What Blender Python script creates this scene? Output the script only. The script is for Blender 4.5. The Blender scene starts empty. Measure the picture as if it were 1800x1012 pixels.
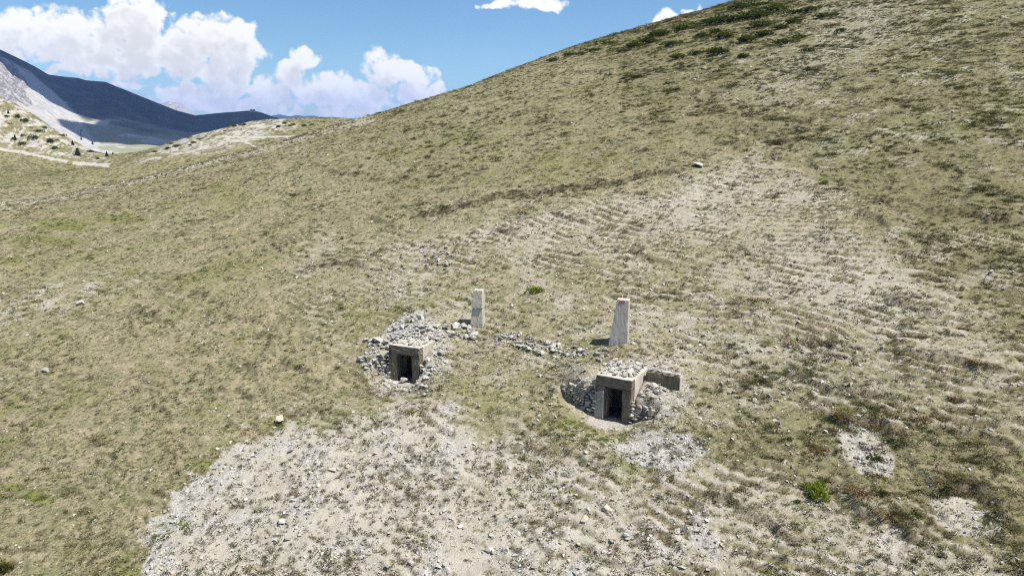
import bpy, bmesh, math, random
import numpy as np
from mathutils import Vector, Matrix, Euler

random.seed(7); RNG = np.random.default_rng(11)
SC = bpy.context.scene
COL = SC.collection

# ------------------------------------------------------------------ camera, sky, sun, exposure
F = 1250.0                                   # focal length in pixels of an 1800 px wide picture
PITCH = math.radians(13.1); SP, CP = math.sin(PITCH), math.cos(PITCH)
cam_d = bpy.data.cameras.new('camera'); cam = bpy.data.objects.new('camera', cam_d); COL.objects.link(cam)
cam_d.sensor_fit = 'HORIZONTAL'; cam_d.sensor_width = 36.0; cam_d.lens = 36.0 * F / 1800.0
cam_d.clip_start = 0.1; cam_d.clip_end = 60000
cam.location = (0, 0, 0); cam.rotation_euler = (math.pi / 2 - PITCH, 0, 0)
SC.camera = cam

SUN_EL = math.radians(61); SUN_PHI = math.radians(24)     # from the right, a little from the camera's side
SUND = Vector((math.cos(SUN_EL) * math.cos(SUN_PHI), -math.cos(SUN_EL) * math.sin(SUN_PHI), math.sin(SUN_EL)))
sun_d = bpy.data.lights.new('sun', 'SUN'); sun_d.energy = 5.0; sun_d.angle = math.radians(.53); sun_d.color = (1, .965, .9)
sun = bpy.data.objects.new('sun', sun_d); COL.objects.link(sun)
sun.rotation_euler = SUND.to_track_quat('Z', 'Y').to_euler(); sun.location = (40, -20, 60)

SC.view_settings.view_transform = 'Standard'; SC.view_settings.look = 'None'
SC.view_settings.exposure = 0.62; SC.view_settings.gamma = 1.0; SC.view_settings.use_curve_mapping = False
cy = SC.cycles
cy.max_bounces = 3; cy.diffuse_bounces = 2; cy.volume_bounces = 1; cy.transparent_max_bounces = 4
cy.use_denoising = False; cy.use_adaptive_sampling = True; cy.adaptive_threshold = 0.008
cy.pixel_filter_type = 'BLACKMAN_HARRIS'; cy.filter_width = 1.2
cy.sample_clamp_indirect = 1.5


class NT:
    """tiny helper to write node trees"""
    def __init__(s, tree): s.t = tree; s.n = tree.nodes; s.l = tree.links
    def put(s, sock, v):
        if isinstance(v, bpy.types.NodeSocket): s.l.new(v, sock)
        elif v is not None:
            try: sock.default_value = v
            except Exception: sock.default_value = (v, v, v)
    def node(s, typ, **kw):
        n = s.n.new(typ)
        for k, v in kw.items(): setattr(n, k, v)
        return n
    def math(s, op, a, b=None, c=None, clamp=False):
        n = s.node('ShaderNodeMath', operation=op); n.use_clamp = clamp
        for i, v in enumerate((a, b, c)):
            if v is not None: s.put(n.inputs[i], v)
        return n.outputs[0]
    def vmath(s, op, a, b=None):
        n = s.node('ShaderNodeVectorMath', operation=op); s.put(n.inputs[0], a)
        if b is not None: s.put(n.inputs[1], b)
        return n.outputs['Value'] if op in ('LENGTH', 'DOT_PRODUCT', 'DISTANCE') else n.outputs[0]
    def mix(s, f, a, b, blend='MIX'):
        n = s.node('ShaderNodeMix', data_type='RGBA', blend_type=blend)
        s.put(n.inputs[0], f); s.put(n.inputs[6], a); s.put(n.inputs[7], b)
        return n.outputs[2]
    def noise(s, vec, scale, detail=4, rough=.55, dist=0.0, dim='3D'):
        n = s.node('ShaderNodeTexNoise', noise_dimensions=dim); s.put(n.inputs['Vector'], vec)
        n.inputs['Scale'].default_value = scale; n.inputs['Detail'].default_value = detail
        n.inputs['Roughness'].default_value = rough; n.inputs['Distortion'].default_value = dist
        return n.outputs['Fac']
    def ramp(s, f, a, b, lo=0.0, hi=1.0, smooth=True):
        n = s.node('ShaderNodeMapRange', interpolation_type='SMOOTHSTEP' if smooth else 'LINEAR')
        s.put(n.inputs[0], f)
        for i, v in enumerate((a, b, lo, hi)): n.inputs[i + 1].default_value = v
        return n.outputs[0]


def rgb(r, g, b): return (r, g, b, 1.0)


def ray(px, py):
    a = (px - 900) / F; b = (506 - py) / F
    return np.array([a, CP + b * SP, -SP + b * CP])


def make_world():
    w = bpy.data.worlds.new('World'); SC.world = w; w.use_nodes = True
    N = NT(w.node_tree); N.n.clear()
    out = N.node('ShaderNodeOutputWorld')
    sky = N.node('ShaderNodeTexSky', sky_type='NISHITA'); sky.sun_disc = False
    sky.sun_elevation = SUN_EL; sky.sun_rotation = math.atan2(SUND.x, SUND.y)
    sky.altitude = 2200; sky.air_density = 1.15; sky.dust_density = .7; sky.ozone_density = 2.0
    # cumulus clouds: a node group that gives cloud thickness for a view direction
    g = bpy.data.node_groups.new('cloud_thickness', 'ShaderNodeTree')
    g.interface.new_socket('Dir', in_out='INPUT', socket_type='NodeSocketVector')
    g.interface.new_socket('Shift', in_out='INPUT', socket_type='NodeSocketVector')
    g.interface.new_socket('D', in_out='OUTPUT', socket_type='NodeSocketFloat')
    G = NT(g); gi = G.node('NodeGroupInput'); go = G.node('NodeGroupOutput')
    sep = G.node('ShaderNodeSeparateXYZ'); G.put(sep.inputs[0], gi.outputs[0])
    az = G.math('ARCTAN2', sep.outputs[0], sep.outputs[1]); el = G.math('ARCSINE', sep.outputs[2])
    cmb = G.node('ShaderNodeCombineXYZ'); G.put(cmb.inputs[0], az); G.put(cmb.inputs[1], el)
    p = G.vmath('ADD', cmb.outputs[0], gi.outputs[1])
    # warp the outline into billows
    w1 = G.node('ShaderNodeTexNoise', noise_dimensions='2D'); G.put(w1.inputs['Vector'], p); w1.inputs['Scale'].default_value = 28; w1.inputs['Detail'].default_value = 1
    off = G.vmath('SCALE', G.vmath('SUBTRACT', w1.outputs['Color'], (.5, .5, .5))); off.node.inputs['Scale'].default_value = .030
    pw = G.vmath('ADD', p, off)
    blobs = [(20, 62, 62, 38), (128, 72, 70, 52), (240, 38, 66, 48), (235, 92, 115, 48), (325, 85, 62, 52), (388, 70, 50, 44), (425, 92, 44, 46),
             (370, 120, 85, 34), (405, 150, 48, 30), (335, 172, 62, 26), (400, 186, 66, 20), (95, 128, 42, 9), (215, 146, 36, 12),
             (536, 104, 26, 32), (512, 135, 36, 28), (478, 165, 46, 26), (455, 186, 56, 18), (590, 146, 34, 26), (560, 172, 58, 28),
             (678, 124, 42, 38), (722, 142, 46, 40), (640, 172, 66, 30), (745, 168, 46, 26), (600, 196, 120, 12),
             (950, 4, 56, 18), (870, 0, 46, 8), (1165, 34, 30, 14), (1216, 20, 22, 14)]
    acc = None
    for (bx, by, rx, ry) in blobs:
        d = ray(bx, by); d /= np.linalg.norm(d)
        q = G.vmath('SUBTRACT', pw, (math.atan2(d[0], d[1]), math.asin(d[2]), 0))
        q = G.vmath('MULTIPLY', q, (F / rx / .92, F / ry / .92, 0))
        kk = .5 + .5 * min(1, ry / 30); v = G.math('MULTIPLY', G.math('SUBTRACT', 1.0, G.vmath('DOT_PRODUCT', q, q)), kk)
        if acc is None: acc = v
        else: acc = G.math('SMOOTH_MAX', acc, v, .35)
    acc = G.math('MAXIMUM', acc, -1.6)
    n1 = G.noise(p, 34, 4, .58, dim='2D'); n2 = G.noise(p, 110, 2, .6, dim='2D')
    vor = G.node('ShaderNodeTexVoronoi', feature='F1', voronoi_dimensions='2D'); G.put(vor.inputs['Vector'], pw); vor.inputs['Scale'].default_value = 62
    dn = G.math('ADD', G.math('MULTIPLY_ADD', acc, 1.25, -.12), G.math('MULTIPLY', G.math('SUBTRACT', n1, .5), 1.7))
    dn = G.math('ADD', dn, G.math('MULTIPLY', G.math('SUBTRACT', n2, .5), .85))
    dn = G.math('ADD', dn, G.math('MULTIPLY', G.math('SUBTRACT', .42, vor.outputs['Distance']), .9))
    G.put(go.inputs[0], dn)
    # the same kind of cloud goes on all round and overhead
    g2 = bpy.data.node_groups.new('cloud_thickness_around', 'ShaderNodeTree')
    g2.interface.new_socket('Dir', in_out='INPUT', socket_type='NodeSocketVector')
    g2.interface.new_socket('Shift', in_out='INPUT', socket_type='NodeSocketVector')
    g2.interface.new_socket('D', in_out='OUTPUT', socket_type='NodeSocketFloat')
    G = NT(g2); gi = G.node('NodeGroupInput'); go = G.node('NodeGroupOutput'); p = G.vmath('ADD', gi.outputs[0], gi.outputs[1])
    gen = G.math('SUBTRACT', G.math('MULTIPLY', G.noise(p, 3.2, 2, .5), 6.0), 3.45)
    G.put(go.inputs[0], G.math('ADD', gen, G.math('MULTIPLY', G.math('SUBTRACT', G.noise(p, 20, 2, .58), .5), 2.0)))
    tc = N.node('ShaderNodeTexCoord'); D = tc.outputs['Generated']
    def clouds(grp, shift):
        def dens(sh):
            n = N.node('ShaderNodeGroup'); n.node_tree = grp; N.put(n.inputs[0], D); n.inputs[1].default_value = sh
            return n.outputs[0]
        d0 = dens((0, 0, 0)); d1 = dens(shift)
        alpha = N.ramp(d0, -.12, .62)
        shade = N.ramp(N.math('ADD', N.math('MULTIPLY', d1, .75), N.math('MULTIPLY', d0, .25)), .05, 1.35)
        cl = N.mix(shade, rgb(13.6, 13.4, 13.0), rgb(10.4, 10.3, 10.0))
        deep = N.mix(1.0, sky.outputs[0], rgb(1.0, 1.30, 1.44), 'MULTIPLY')
        b_ = N.node('ShaderNodeBackground'); b_.inputs[1].default_value = 0.056; N.put(b_.inputs[0], N.mix(N.math('MULTIPLY', alpha, .97), deep, cl))
        return b_
    sep = N.node('ShaderNodeSeparateXYZ'); N.put(sep.inputs[0], D)
    az = N.math('ABSOLUTE', N.math('ARCTAN2', sep.outputs[0], sep.outputs[1]))
    around = N.math('MAXIMUM', N.ramp(sep.outputs[2], .165, .20), N.ramp(az, .68, .74))
    mx = N.node('ShaderNodeMixShader'); N.put(mx.inputs[0], around)
    N.l.new(clouds(g, (.010, .022, 0)).outputs[0], mx.inputs[1]); N.l.new(clouds(g2, (.03, -.01, .06)).outputs[0], mx.inputs[2])
    N.l.new(mx.outputs[0], out.inputs[0])
    w.cycles.sampling_method = 'NONE'
make_world()

# ------------------------------------------------------------------ helpers
def link(o, parent=None):
    COL.objects.link(o)
    if parent is not None: o.parent = parent
    return o


def tag(o, label=None, cat=None, group=None, kind=None):
    if label: o['label'] = label
    if cat: o['category'] = cat; o['kind'] = 'thing'
    if group: o['group'] = group
    if kind: o['kind'] = kind
    return o


def empty(name, loc, rz=0):
    o = bpy.data.objects.new(name, None); o.empty_display_size = .3
    o.location = loc; o.rotation_euler = (0, 0, rz)
    return link(o)


def obj(name, me, mat=None, parent=None, loc=None, rot=None, scl=None):
    o = bpy.data.objects.new(name, me)
    if mat is not None and not me.materials: me.materials.append(mat)
    if loc is not None: o.location = loc
    if rot is not None: o.rotation_euler = rot
    if scl is not None: o.scale = scl
    return link(o, parent)


def pydata(name, v, f):
    me = bpy.data.meshes.new(name); me.from_pydata([tuple(map(float, p)) for p in v], [], f); me.update()
    return me


def npmesh(name, V, Q, smooth=True):
    """V (n,3), Q (m,4) quads"""
    me = bpy.data.meshes.new(name)
    me.vertices.add(len(V)); me.vertices.foreach_set('co', V.astype(np.float32).ravel())
    me.loops.add(Q.size); me.loops.foreach_set('vertex_index', Q.astype(np.int32).ravel())
    me.polygons.add(len(Q)); me.polygons.foreach_set('loop_start', np.arange(0, Q.size, 4, dtype=np.int32))
    me.update(calc_edges=True); me.validate()
    me.polygons.foreach_set('use_smooth', np.full(len(Q), smooth))
    return me


def set_attr(me, name, arr):
    a = me.attributes.new(name, 'FLOAT_COLOR', 'POINT')
    a.data.foreach_set('color', arr.astype(np.float32).ravel())


def grid_quads(nr, nc):
    i = np.arange(nr * nc).reshape(nr, nc)
    return np.stack([i[:-1, :-1], i[:-1, 1:], i[1:, 1:], i[1:, :-1]], -1).reshape(-1, 4)


_P = np.random.default_rng(5).permutation(4096).astype(np.int64); _A = np.random.default_rng(6).random(4096) * 2 * np.pi
_GX, _GY = np.cos(_A), np.sin(_A)
def pnoise(x, y):
    x = np.asarray(x, float); y = np.asarray(y, float)
    xi = np.floor(x).astype(np.int64); yi = np.floor(y).astype(np.int64); xf = x - xi; yf = y - yi
    def gr(ix, iy, dx, dy):
        h = _P[(_P[ix & 4095] + iy) & 4095]
        return _GX[h] * dx + _GY[h] * dy
    u = xf * xf * xf * (xf * (xf * 6 - 15) + 10); v = yf * yf * yf * (yf * (yf * 6 - 15) + 10)
    a = gr(xi, yi, xf, yf); b = gr(xi + 1, yi, xf - 1, yf); c = gr(xi, yi + 1, xf, yf - 1); d = gr(xi + 1, yi + 1, xf - 1, yf - 1)
    return 1.5 * (a + u * (b - a) + v * (c - a + u * (a - b - c + d)))
def fbm(x, y, o=4, g=.5):
    r = 0; a = 1
    for i in range(o):
        r = r + a * pnoise(x * 2 ** i + 17.3 * i, y * 2 ** i - 9.1 * i); a *= g
    return r
def sst(a, b, x):
    t = np.clip((x - a) / (b - a), 0, 1); return t * t * (3 - 2 * t)
def sdpoly(x, y, P):
    """signed distance to a polygon, positive inside"""
    d = np.full(x.shape, 1e9); ins = np.zeros(x.shape, bool); n = len(P)
    for i in range(n):
        ax, ay = P[i]; bx, by = P[(i + 1) % n]; ex, ey = bx - ax, by - ay
        t = np.clip(((x - ax) * ex + (y - ay) * ey) / (ex * ex + ey * ey + 1e-9), 0, 1)
        d = np.minimum(d, np.hypot(x - ax - t * ex, y - ay - t * ey))
        if ay != by:
            c = ((ay > y) != (by > y)) & (x < (bx - ax) * (y - ay) / (by - ay) + ax); ins ^= c
    return np.where(ins, d, -d)

# ------------------------------------------------------------------ lie of the land
def cpt(px, py, y):
    d = ray(px, py); return tuple(d * (y / d[1]))
def project(x, y, z):
    dep = np.maximum(y * CP - z * SP, .1); up = y * SP + z * CP
    return 900 + F * x / dep, 506 - F * up / dep

CTRL = []
for u in (14, 22, 27, 32.3, 38, 44):
    for w in (-52, -38, -25, -12, 0, 12):
        if w < -45 and u > 36: continue
        z = -14.1 + (.36 if u > 32.3 else .31) * (u - 32.3) + (.012 * (w + 18) if u > 30 else 0)
        CTRL.append((.485 * u + .874 * w, .874 * u - .485 * w, z))
CTRL += [cpt(*c) for c in [
    (0, 363, 95), (-300, 400, 85), (-300, 380, 100),
    (139, 338, 105), (278, 305, 116), (361, 283, 122), (483, 253, 131), (578, 226, 138), (650, 208, 141), (700, 190, 142), (800, 162, 147),
    (900, 121, 153), (1000, 86, 159), (1150, 43, 161), (1300, 1, 164), (1500, -60, 171), (1800, -150, 181), (2150, -240, 195),
    (-200, 345, 180), (0, 330, 180), (0, 300, 240), (100, 303, 240), (190, 292, 262), (260, 267, 270), (330, 243, 280), (400, 225, 285),
    (445, 214, 290), (500, 211, 290), (600, 212, 295), (330, 255, 235), (450, 240, 240),
    (-60, 170, 345), (0, 192, 340), (40, 205, 333), (85, 222, 325), (128, 247, 312), (160, 266, 300), (0, 262, 285), (60, 268, 285), (120, 280, 280)]]
def below(px, py, y, dz):
    x, yy, z = cpt(px, py, y); CTRL.append((x, yy, z - dz))
for a in ((0, 363, 130, 2.5), (278, 305, 165, 3.5), (483, 253, 185, 4), (650, 208, 215, 4), (800, 160, 225, 7), (1000, 85, 235, 9), (1300, 0, 255, 10),
          (1800, -150, 290, 12), (190, 291, 335, 20), (330, 242, 335, 16), (445, 213, 335, 14), (600, 212, 335, 14), (700, 200, 335, 28), (1000, 85, 335, 30),
          (1500, -60, 335, 30), (0, 192, 430, 45), (100, 230, 400, 40), (190, 291, 430, 45), (330, 242, 440, 50), (600, 212, 440, 50), (1000, 85, 450, 60), (1500, -60, 450, 50)):
    below(*a)
CTRL = np.array(CTRL)
def tps(r2): return np.where(r2 > 1e-9, .5 * r2 * np.log(np.maximum(r2, 1e-9)), 0)
def fit(C, lam):
    n = len(C); X = C[:, :2] / 50; r2 = ((X[:, None] - X[None]) ** 2).sum(-1)
    A = np.zeros((n + 3, n + 3)); A[:n, :n] = tps(r2) + lam * np.eye(n); A[:n, n] = 1; A[:n, n + 1:] = X; A[n, :n] = 1; A[n + 1:, :n] = X.T
    b = np.zeros(n + 3); b[:n] = C[:, 2]
    return np.linalg.solve(A, b)
WT = fit(CTRL, .002)
def base(x, y):
    X = np.stack([np.ravel(x), np.ravel(y)], 1) / 50; C = CTRL[:, :2] / 50; o = WT[-3] + X @ WT[-2:]
    for i in range(len(C)):
        d = X - C[i]; o += WT[i] * tps((d * d).sum(1))
    return o.reshape(np.shape(x))

# the fan-shaped sheet of ground
R0, R1, KR = 16.0, 470.0, .0032
NR = int(math.log(R1 / R0) / KR); SMAX = .96; NC = 840
RR = R0 * np.exp(np.arange(NR) * KR); SS = np.linspace(-SMAX, SMAX, NC)
GY = (RR[:, None] - 10) + 0 * SS[None]; GX = RR[:, None] * SS[None]
# base is smooth: evaluate on every 6th node and interpolate
def upsample(A, ri, ci):
    B = np.empty((NR, A.shape[1]))
    for j in range(A.shape[1]): B[:, j] = np.interp(np.arange(NR), ri, A[:, j])
    C = np.empty((NR, NC))
    for i in range(NR): C[i] = np.interp(np.arange(NC), ci, B[i])
    return C
ri = np.unique(np.r_[np.arange(0, NR, 3), NR - 1]); ci = np.unique(np.r_[np.arange(0, NC, 3), NC - 1])
ZB = upsample(base(GX[np.ix_(ri, ci)], GY[np.ix_(ri, ci)]), ri, ci)
PX, PY = project(GX, GY, ZB)

def sample(A, x, y):
    x = np.asarray(x, float); y = np.asarray(y, float)
    r = np.log(np.maximum(y + 10, R0) / R0) / KR; c = (x / np.maximum(y + 10, R0) + SMAX) / (2 * SMAX) * (NC - 1)
    r = np.clip(r, 0, NR - 1.001); c = np.clip(c, 0, NC - 1.001); i = r.astype(int); j = c.astype(int); fr = r - i; fc = c - j
    return (A[i, j] * (1 - fr) + A[i + 1, j] * fr) * (1 - fc) + (A[i, j + 1] * (1 - fr) + A[i + 1, j + 1] * fr) * fc
def hit(px, py, A=None, y0=17., y1=440.):
    """where the line of sight through a photo pixel meets the land"""
    A = ZT if A is None else A
    d = ray(px, py); ys = np.exp(np.linspace(math.log(y0), math.log(y1), 3000)); t = ys / d[1]
    below_ = d[2] * t < sample(A, d[0] * t, ys)
    k = int(np.argmax(below_)) if below_.any() else len(ys) - 1
    return np.array([d[0] * t[k], ys[k], float(sample(A, d[0] * t[k], ys[k]))])

# the two bunkers: floor point, turn, floor level
class Bk: pass
def bunker_frame(x, y, z, deg):
    b = Bk(); b.x, b.y, b.z, b.rz = x, y, z, math.radians(deg)
    b.sx, b.sy = math.cos(b.rz), math.sin(b.rz); b.nx, b.ny = math.sin(b.rz), -math.cos(b.rz)
    return b
B1 = bunker_frame(5.15, 34.0, -14.85, -29); B2 = bunker_frame(-6.45, 40.4, -15.15, -22)
def loc_sv(b, x, y): return (x - b.x) * b.sx + (y - b.y) * b.sy, (x - b.x) * b.nx + (y - b.y) * b.ny
def wpt(b, s, v): return b.x + s * b.sx + v * b.nx, b.y + s * b.sy + v * b.ny

# ground cover painted on the land (what grows or lies where), in photo coordinates carried by each ground point
n_big = fbm(GX / 9, GY / 9, 4); n_mid = fbm(GX / 2.2 + 40, GY / 2.2, 4); n_fin = fbm(GX / .55, GY / .55 + 70, 3)
wob = 26 * n_big + 16 * n_mid
QX, QY = PX + wob, PY + .7 * (22 * fbm(GX / 7 + 90, GY / 7, 4) + 12 * n_mid)
def poly(P, soft=30): return sst(-soft, soft, sdpoly(QX, QY, P))
def ell(cx, cy, rx, ry): return np.clip(1.3 - np.hypot((PX + .3 * wob - cx) / rx, (PY + 6 * n_mid - cy) / ry), 0, 1) ** .7
soil = np.zeros_like(ZB); scree = soil.copy(); green = soil.copy(); tuss = soil.copy()
SPOIL = [(480, 735), (560, 718), (640, 735), (720, 700), (800, 715), (900, 765), (1010, 800), (1150, 855), (1300, 920), (1500, 1060), (1500, 1600), (60, 1600), (232, 1012), (300, 880), (390, 810), (450, 770)]
MID = [(640, 510), (590, 440), (690, 392), (880, 355), (1090, 333), (1240, 295), (1330, 262), (1450, 300), (1520, 380), (1640, 500), (1800, 600), (1950, 720), (1750, 700), (1500, 610), (1250, 520), (1050, 470), (900, 470), (760, 480)]
sdS = sdpoly(QX, QY, SPOIL) + 16 * n_mid + 10 * n_fin
sfS = 14 + 46 * sst(420, 620, QX)
soil = np.maximum(soil, np.clip(.5 + .5 * (sdS + 6) / sfS, 0, 1) ** 1.3 * np.clip(1.0 - .45 * sst(650, 1300, QX) + .30 * n_mid + .25 * n_big * sst(400, 900, QX), .25, 1))
soil = np.maximum(soil, .52 * poly([(900, 765), (1250, 800), (1480, 870), (1800, 960), (2100, 1500), (1200, 1500)], 50))
soil = np.maximum(soil, np.clip(.50 + .22 * n_big, .2, .75) * poly(MID, 55))
soil = np.maximum(soil, .42 * poly([(1430, -20), (1640, -20), (1600, 60), (1500, 130), (1380, 190), (1290, 200), (1300, 140), (1400, 70)], 55))
for P in ([(1470, 755), (1520, 745), (1560, 790), (1565, 835), (1510, 835), (1475, 800)], [(1630, 880), (1700, 870), (1760, 900), (1750, 950), (1680, 940), (1640, 915)],
          [(1520, 925), (1570, 920), (1605, 960), (1590, 1005), (1545, 1005)]):
    soil = np.maximum(soil, sst(-9, 9, sdpoly(PX + .35 * wob, PY + 8 * n_mid, P)))
soil = np.maximum(soil, np.clip(.28 + .4 * n_mid, 0, .6) * poly([(0, 520), (180, 478), (260, 480), (180, 545), (60, 570), (-80, 600)], 24))
soil = np.maximum(soil, np.clip(.30 + .3 * n_mid, 0, .6) * poly([(620, 640), (660, 590), (770, 570), (1010, 610), (1060, 640), (1200, 640), (1260, 740), (1180, 790), (1000, 740), (860, 690), (740, 700), (660, 700)], 30))
soil = np.maximum(soil, np.clip(.34 + .34 * n_mid + .1 * n_big, 0, .7) * poly([(880, 480), (1250, 490), (1500, 590), (1850, 640), (1850, 730), (1400, 710), (1250, 770), (1100, 640), (960, 590)], 60))
soil = np.maximum(soil, np.clip(.34 + .3 * n_mid, 0, .6) * poly([(600, 690), (760, 680), (900, 740), (1050, 760), (1230, 740), (1300, 800), (1150, 870), (900, 800)], 35))
soil = np.maximum(soil, .35 * poly([(1200, 560), (1500, 560), (1800, 640), (1900, 760), (1500, 760), (1250, 700)], 60))
soil = np.maximum(soil, np.clip(.30 + .45 * n_big, 0, .5) * poly([(560, 380), (1000, 330), (1000, 640), (600, 640), (480, 500)], 50))
soil = np.maximum(soil, np.clip(.22 + .38 * n_mid + .15 * n_big, 0, .62) * poly([(1480, 360), (1900, 420), (1900, 760), (1600, 640), (1450, 500)], 60)); soil = np.maximum(soil, np.clip(.12 + .40 * n_mid + .2 * n_big, 0, .5) * poly([(1150, 120), (1450, -20), (1900, -80), (1900, 420), (1500, 320), (1250, 260)], 70))
scree = np.maximum(scree, poly([(285, 895), (340, 850), (385, 815), (405, 835), (350, 900), (300, 940), (335, 1100), (210, 1100), (240, 990)], 14))
scree = np.maximum(scree, sst(.1, .9, n_mid + .45 * n_big) * poly(SPOIL, 20))
scree = np.maximum(scree, sst(-7, 7, sdpoly(PX + .3 * wob, PY, [(672, 606), (690, 572), (712, 552), (745, 545), (760, 552), (748, 572), (775, 596), (740, 606)])))
scree = np.maximum(scree, .55 * poly([(632, 655), (650, 595), (770, 572), (800, 600), (790, 660), (740, 690), (660, 690)], 16)); scree = np.maximum(scree, .55 * poly([(1040, 640), (1200, 632), (1225, 700), (1190, 760), (1060, 750), (1000, 700)], 20)); scree = np.maximum(scree, .35 * poly([(800, 585), (1030, 610), (1040, 632), (940, 625), (800, 602)], 10))
scree = np.maximum(scree, .3 * poly([(950, 480), (1500, 520), (1600, 700), (1250, 760), (1100, 600)], 60))
scree = np.maximum(scree, .9 * poly([(1060, 770), (1200, 750), (1260, 780), (1200, 830), (1090, 800)], 20))
scree = np.maximum(scree, np.clip(.15 + .4 * n_mid, 0, .5) * poly([(0, 525), (180, 490), (240, 492), (150, 550), (0, 575)], 20))
scree = np.maximum(scree, .8 * poly([(1490, 770), (1555, 790), (1565, 835), (1500, 830)], 12))
FARM = sst(165, 200, GY)
KNOLL = sst(-9, 9, sdpoly(PX + .25 * wob, PY + 2 * n_mid, [(225, 292), (330, 225), (400, 205), (470, 195), (530, 222), (480, 238), (400, 268), (330, 274)])) * FARM
WHILL = sst(-8, 8, sdpoly(PX + .3 * wob, PY + 3 * n_mid, [(-500, 100), (0, 150), (60, 195), (130, 235), (175, 268), (215, 296), (150, 283), (80, 274), (0, 262), (-500, 250)])) * FARM
soil *= 1 - FARM; scree *= 1 - FARM
scree = np.maximum(scree, KNOLL * np.clip(.75 + .5 * n_big, 0, 1)); soil = np.maximum(soil, .7 * KNOLL)
n_w = .8 * fbm(GX / 4.5, GY / 8, 6, .85); soil = np.maximum(soil * (1 - FARM), WHILL * np.clip(.10 - .6 * n_w, 0, .3)); scree = np.maximum(scree * (1 - FARM), WHILL * np.clip(.42 - .75 * n_w, .05, .75)); soil = np.maximum(soil, KNOLL * np.clip(.25 - .5 * n_w, 0, .45)); scree = np.maximum(scree, KNOLL * np.clip(.56 - .7 * n_w, .1, .9))
TRACK = np.zeros_like(ZB)
def track(pts, wd, far=True):
    global TRACK
    d = np.full(ZB.shape, 1e9)
    for (ax, ay), (bx, by) in zip(pts[:-1], pts[1:]):
        ex, ey = bx - ax, by - ay; t = np.clip(((PX - ax) * ex + (PY - ay) * ey) / (ex * ex + ey * ey), 0, 1)
        d = np.minimum(d, np.hypot(PX - ax - t * ex, PY - ay - t * ey))
    m = sst(wd, wd * .4, d + 1.2 * n_mid) * (FARM if far else 1)
    TRACK = np.maximum(TRACK, m)
track([(-60, 252), (0, 262), (50, 270), (90, 279), (118, 284)], 3.0); track([(130, 287), (160, 289), (190, 291)], 4.0)
track([(380, 240), (420, 243), (470, 241), (520, 240)], 2.0); track([(400, 246), (430, 250), (450, 258)], 2.5)
FT = TRACK.copy(); TRACK *= 0; track([(-60, 372), (0, 363), (139, 338), (278, 305), (361, 283), (483, 253), (578, 225), (650, 208)], 14, False); soil = np.maximum(soil, .48 * TRACK * sst(190, 150, GY)); TRACK = FT
soil = np.maximum(soil, TRACK); scree = np.maximum(scree, .7 * TRACK)
NEARM = 1 - FARM
for e in [(640, 560, 60, 34, .45), (770, 525, 90, 30, .4), (440, 785, 60, 12, .8), (500, 745, 45, 12, .8), (360, 812, 34, 10, .9), (318, 915, 30, 20, 1), (290, 935, 20, 26, .7), (1010, 748, 55, 20, .8), (1060, 775, 30, 14, .7),
          (1112, 815, 38, 24, .75), (1165, 682, 22, 10, 1), (900, 862, 32, 9, 1), (985, 860, 34, 12, 1), (850, 690, 60, 26, .4), (870, 770, 60, 14, .5), (25, 852, 20, 8, 1), (63, 874, 24, 9, 1), (600, 770, 14, 8, .7),
          (110, 395, 60, 12, .8), (60, 420, 40, 10, .75), (205, 385, 50, 9, .7), (30, 456, 30, 8, .8), (230, 478, 14, 5, .8), (110, 425, 40, 8, .7), (300, 358, 30, 8, .5), (405, 347, 24, 6, .6), (390, 333, 30, 8, .5), (690, 272, 30, 7, .5), (1450, 318, 14, 6, .6),
          (230, 1000, 30, 20, .5), (1330, 1010, 60, 14, .5), (800, 585, 26, 8, .3), (740, 690, 30, 12, .5), (590, 730, 30, 12, .6)]:
    green = np.maximum(green, e[4] * ell(*e[:4]) * NEARM)
green = np.maximum(green, .38 * sst(.25, .9, n_big + .6 * n_mid) * NEARM * (1 - poly(SPOIL, 20)))
green = np.maximum(green, .6 * FARM * sst(-.1, .5, n_mid) * (1 - KNOLL) * (1 - WHILL))
tuss = np.maximum(tuss, poly([(1040, 70), (1280, -80), (2400, -300), (2400, 800), (1800, 590), (1640, 470), (1540, 380), (1480, 300), (1350, 250), (1240, 262), (1100, 200)], 50))
tuss = np.maximum(tuss, .55 * poly([(1300, 570), (1800, 640), (2100, 1200), (1500, 910), (1350, 830), (1230, 760)], 60))
tuss = np.maximum(tuss, .35 * poly([(650, 230), (1100, 130), (1250, 270), (1050, 330), (850, 345), (650, 380)], 50))
tuss *= NEARM; tuss = np.maximum(tuss, .9 * WHILL); tuss = np.maximum(tuss, .6 * KNOLL)

# relief: undulation, terracettes along the contours, small turf scarps
rel = .10 * n_big + .05 * n_mid + .022 * n_fin * sst(140, 60, GY)
ph = (ZB + .07 * np.clip(GX, -20, 60) + .30 * n_big + .095 * n_mid + .06 * n_fin + .5 * fbm(GX / 16, GY / 16, 2)) / (.255 + .0010 * np.maximum(GY - 60, 0))
fr = ph - np.floor(ph); stp = sst(.70, .98, fr) - fr + .35
LZ = np.maximum(poly([(640, 430), (900, 350), (1240, 290), (1500, 290), (2000, 400), (2100, 950), (1500, 800), (1250, 700), (1130, 560), (900, 500), (720, 500)], 60), .8 * poly([(800, 740), (1250, 760), (2000, 900), (2000, 1300), (1100, 1300), (900, 850)], 50))
LZ = np.maximum(LZ, .75 * poly([(1100, 150), (1500, -50), (2200, -200), (2200, 500), (1500, 330), (1240, 270)], 60)); LZ = np.maximum(LZ, .60) * NEARM
brk = sst(-.25, .45, fbm(GX / 3 + 31, GY / 3 + 8, 4, .6))                    # the little steps come and go
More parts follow.
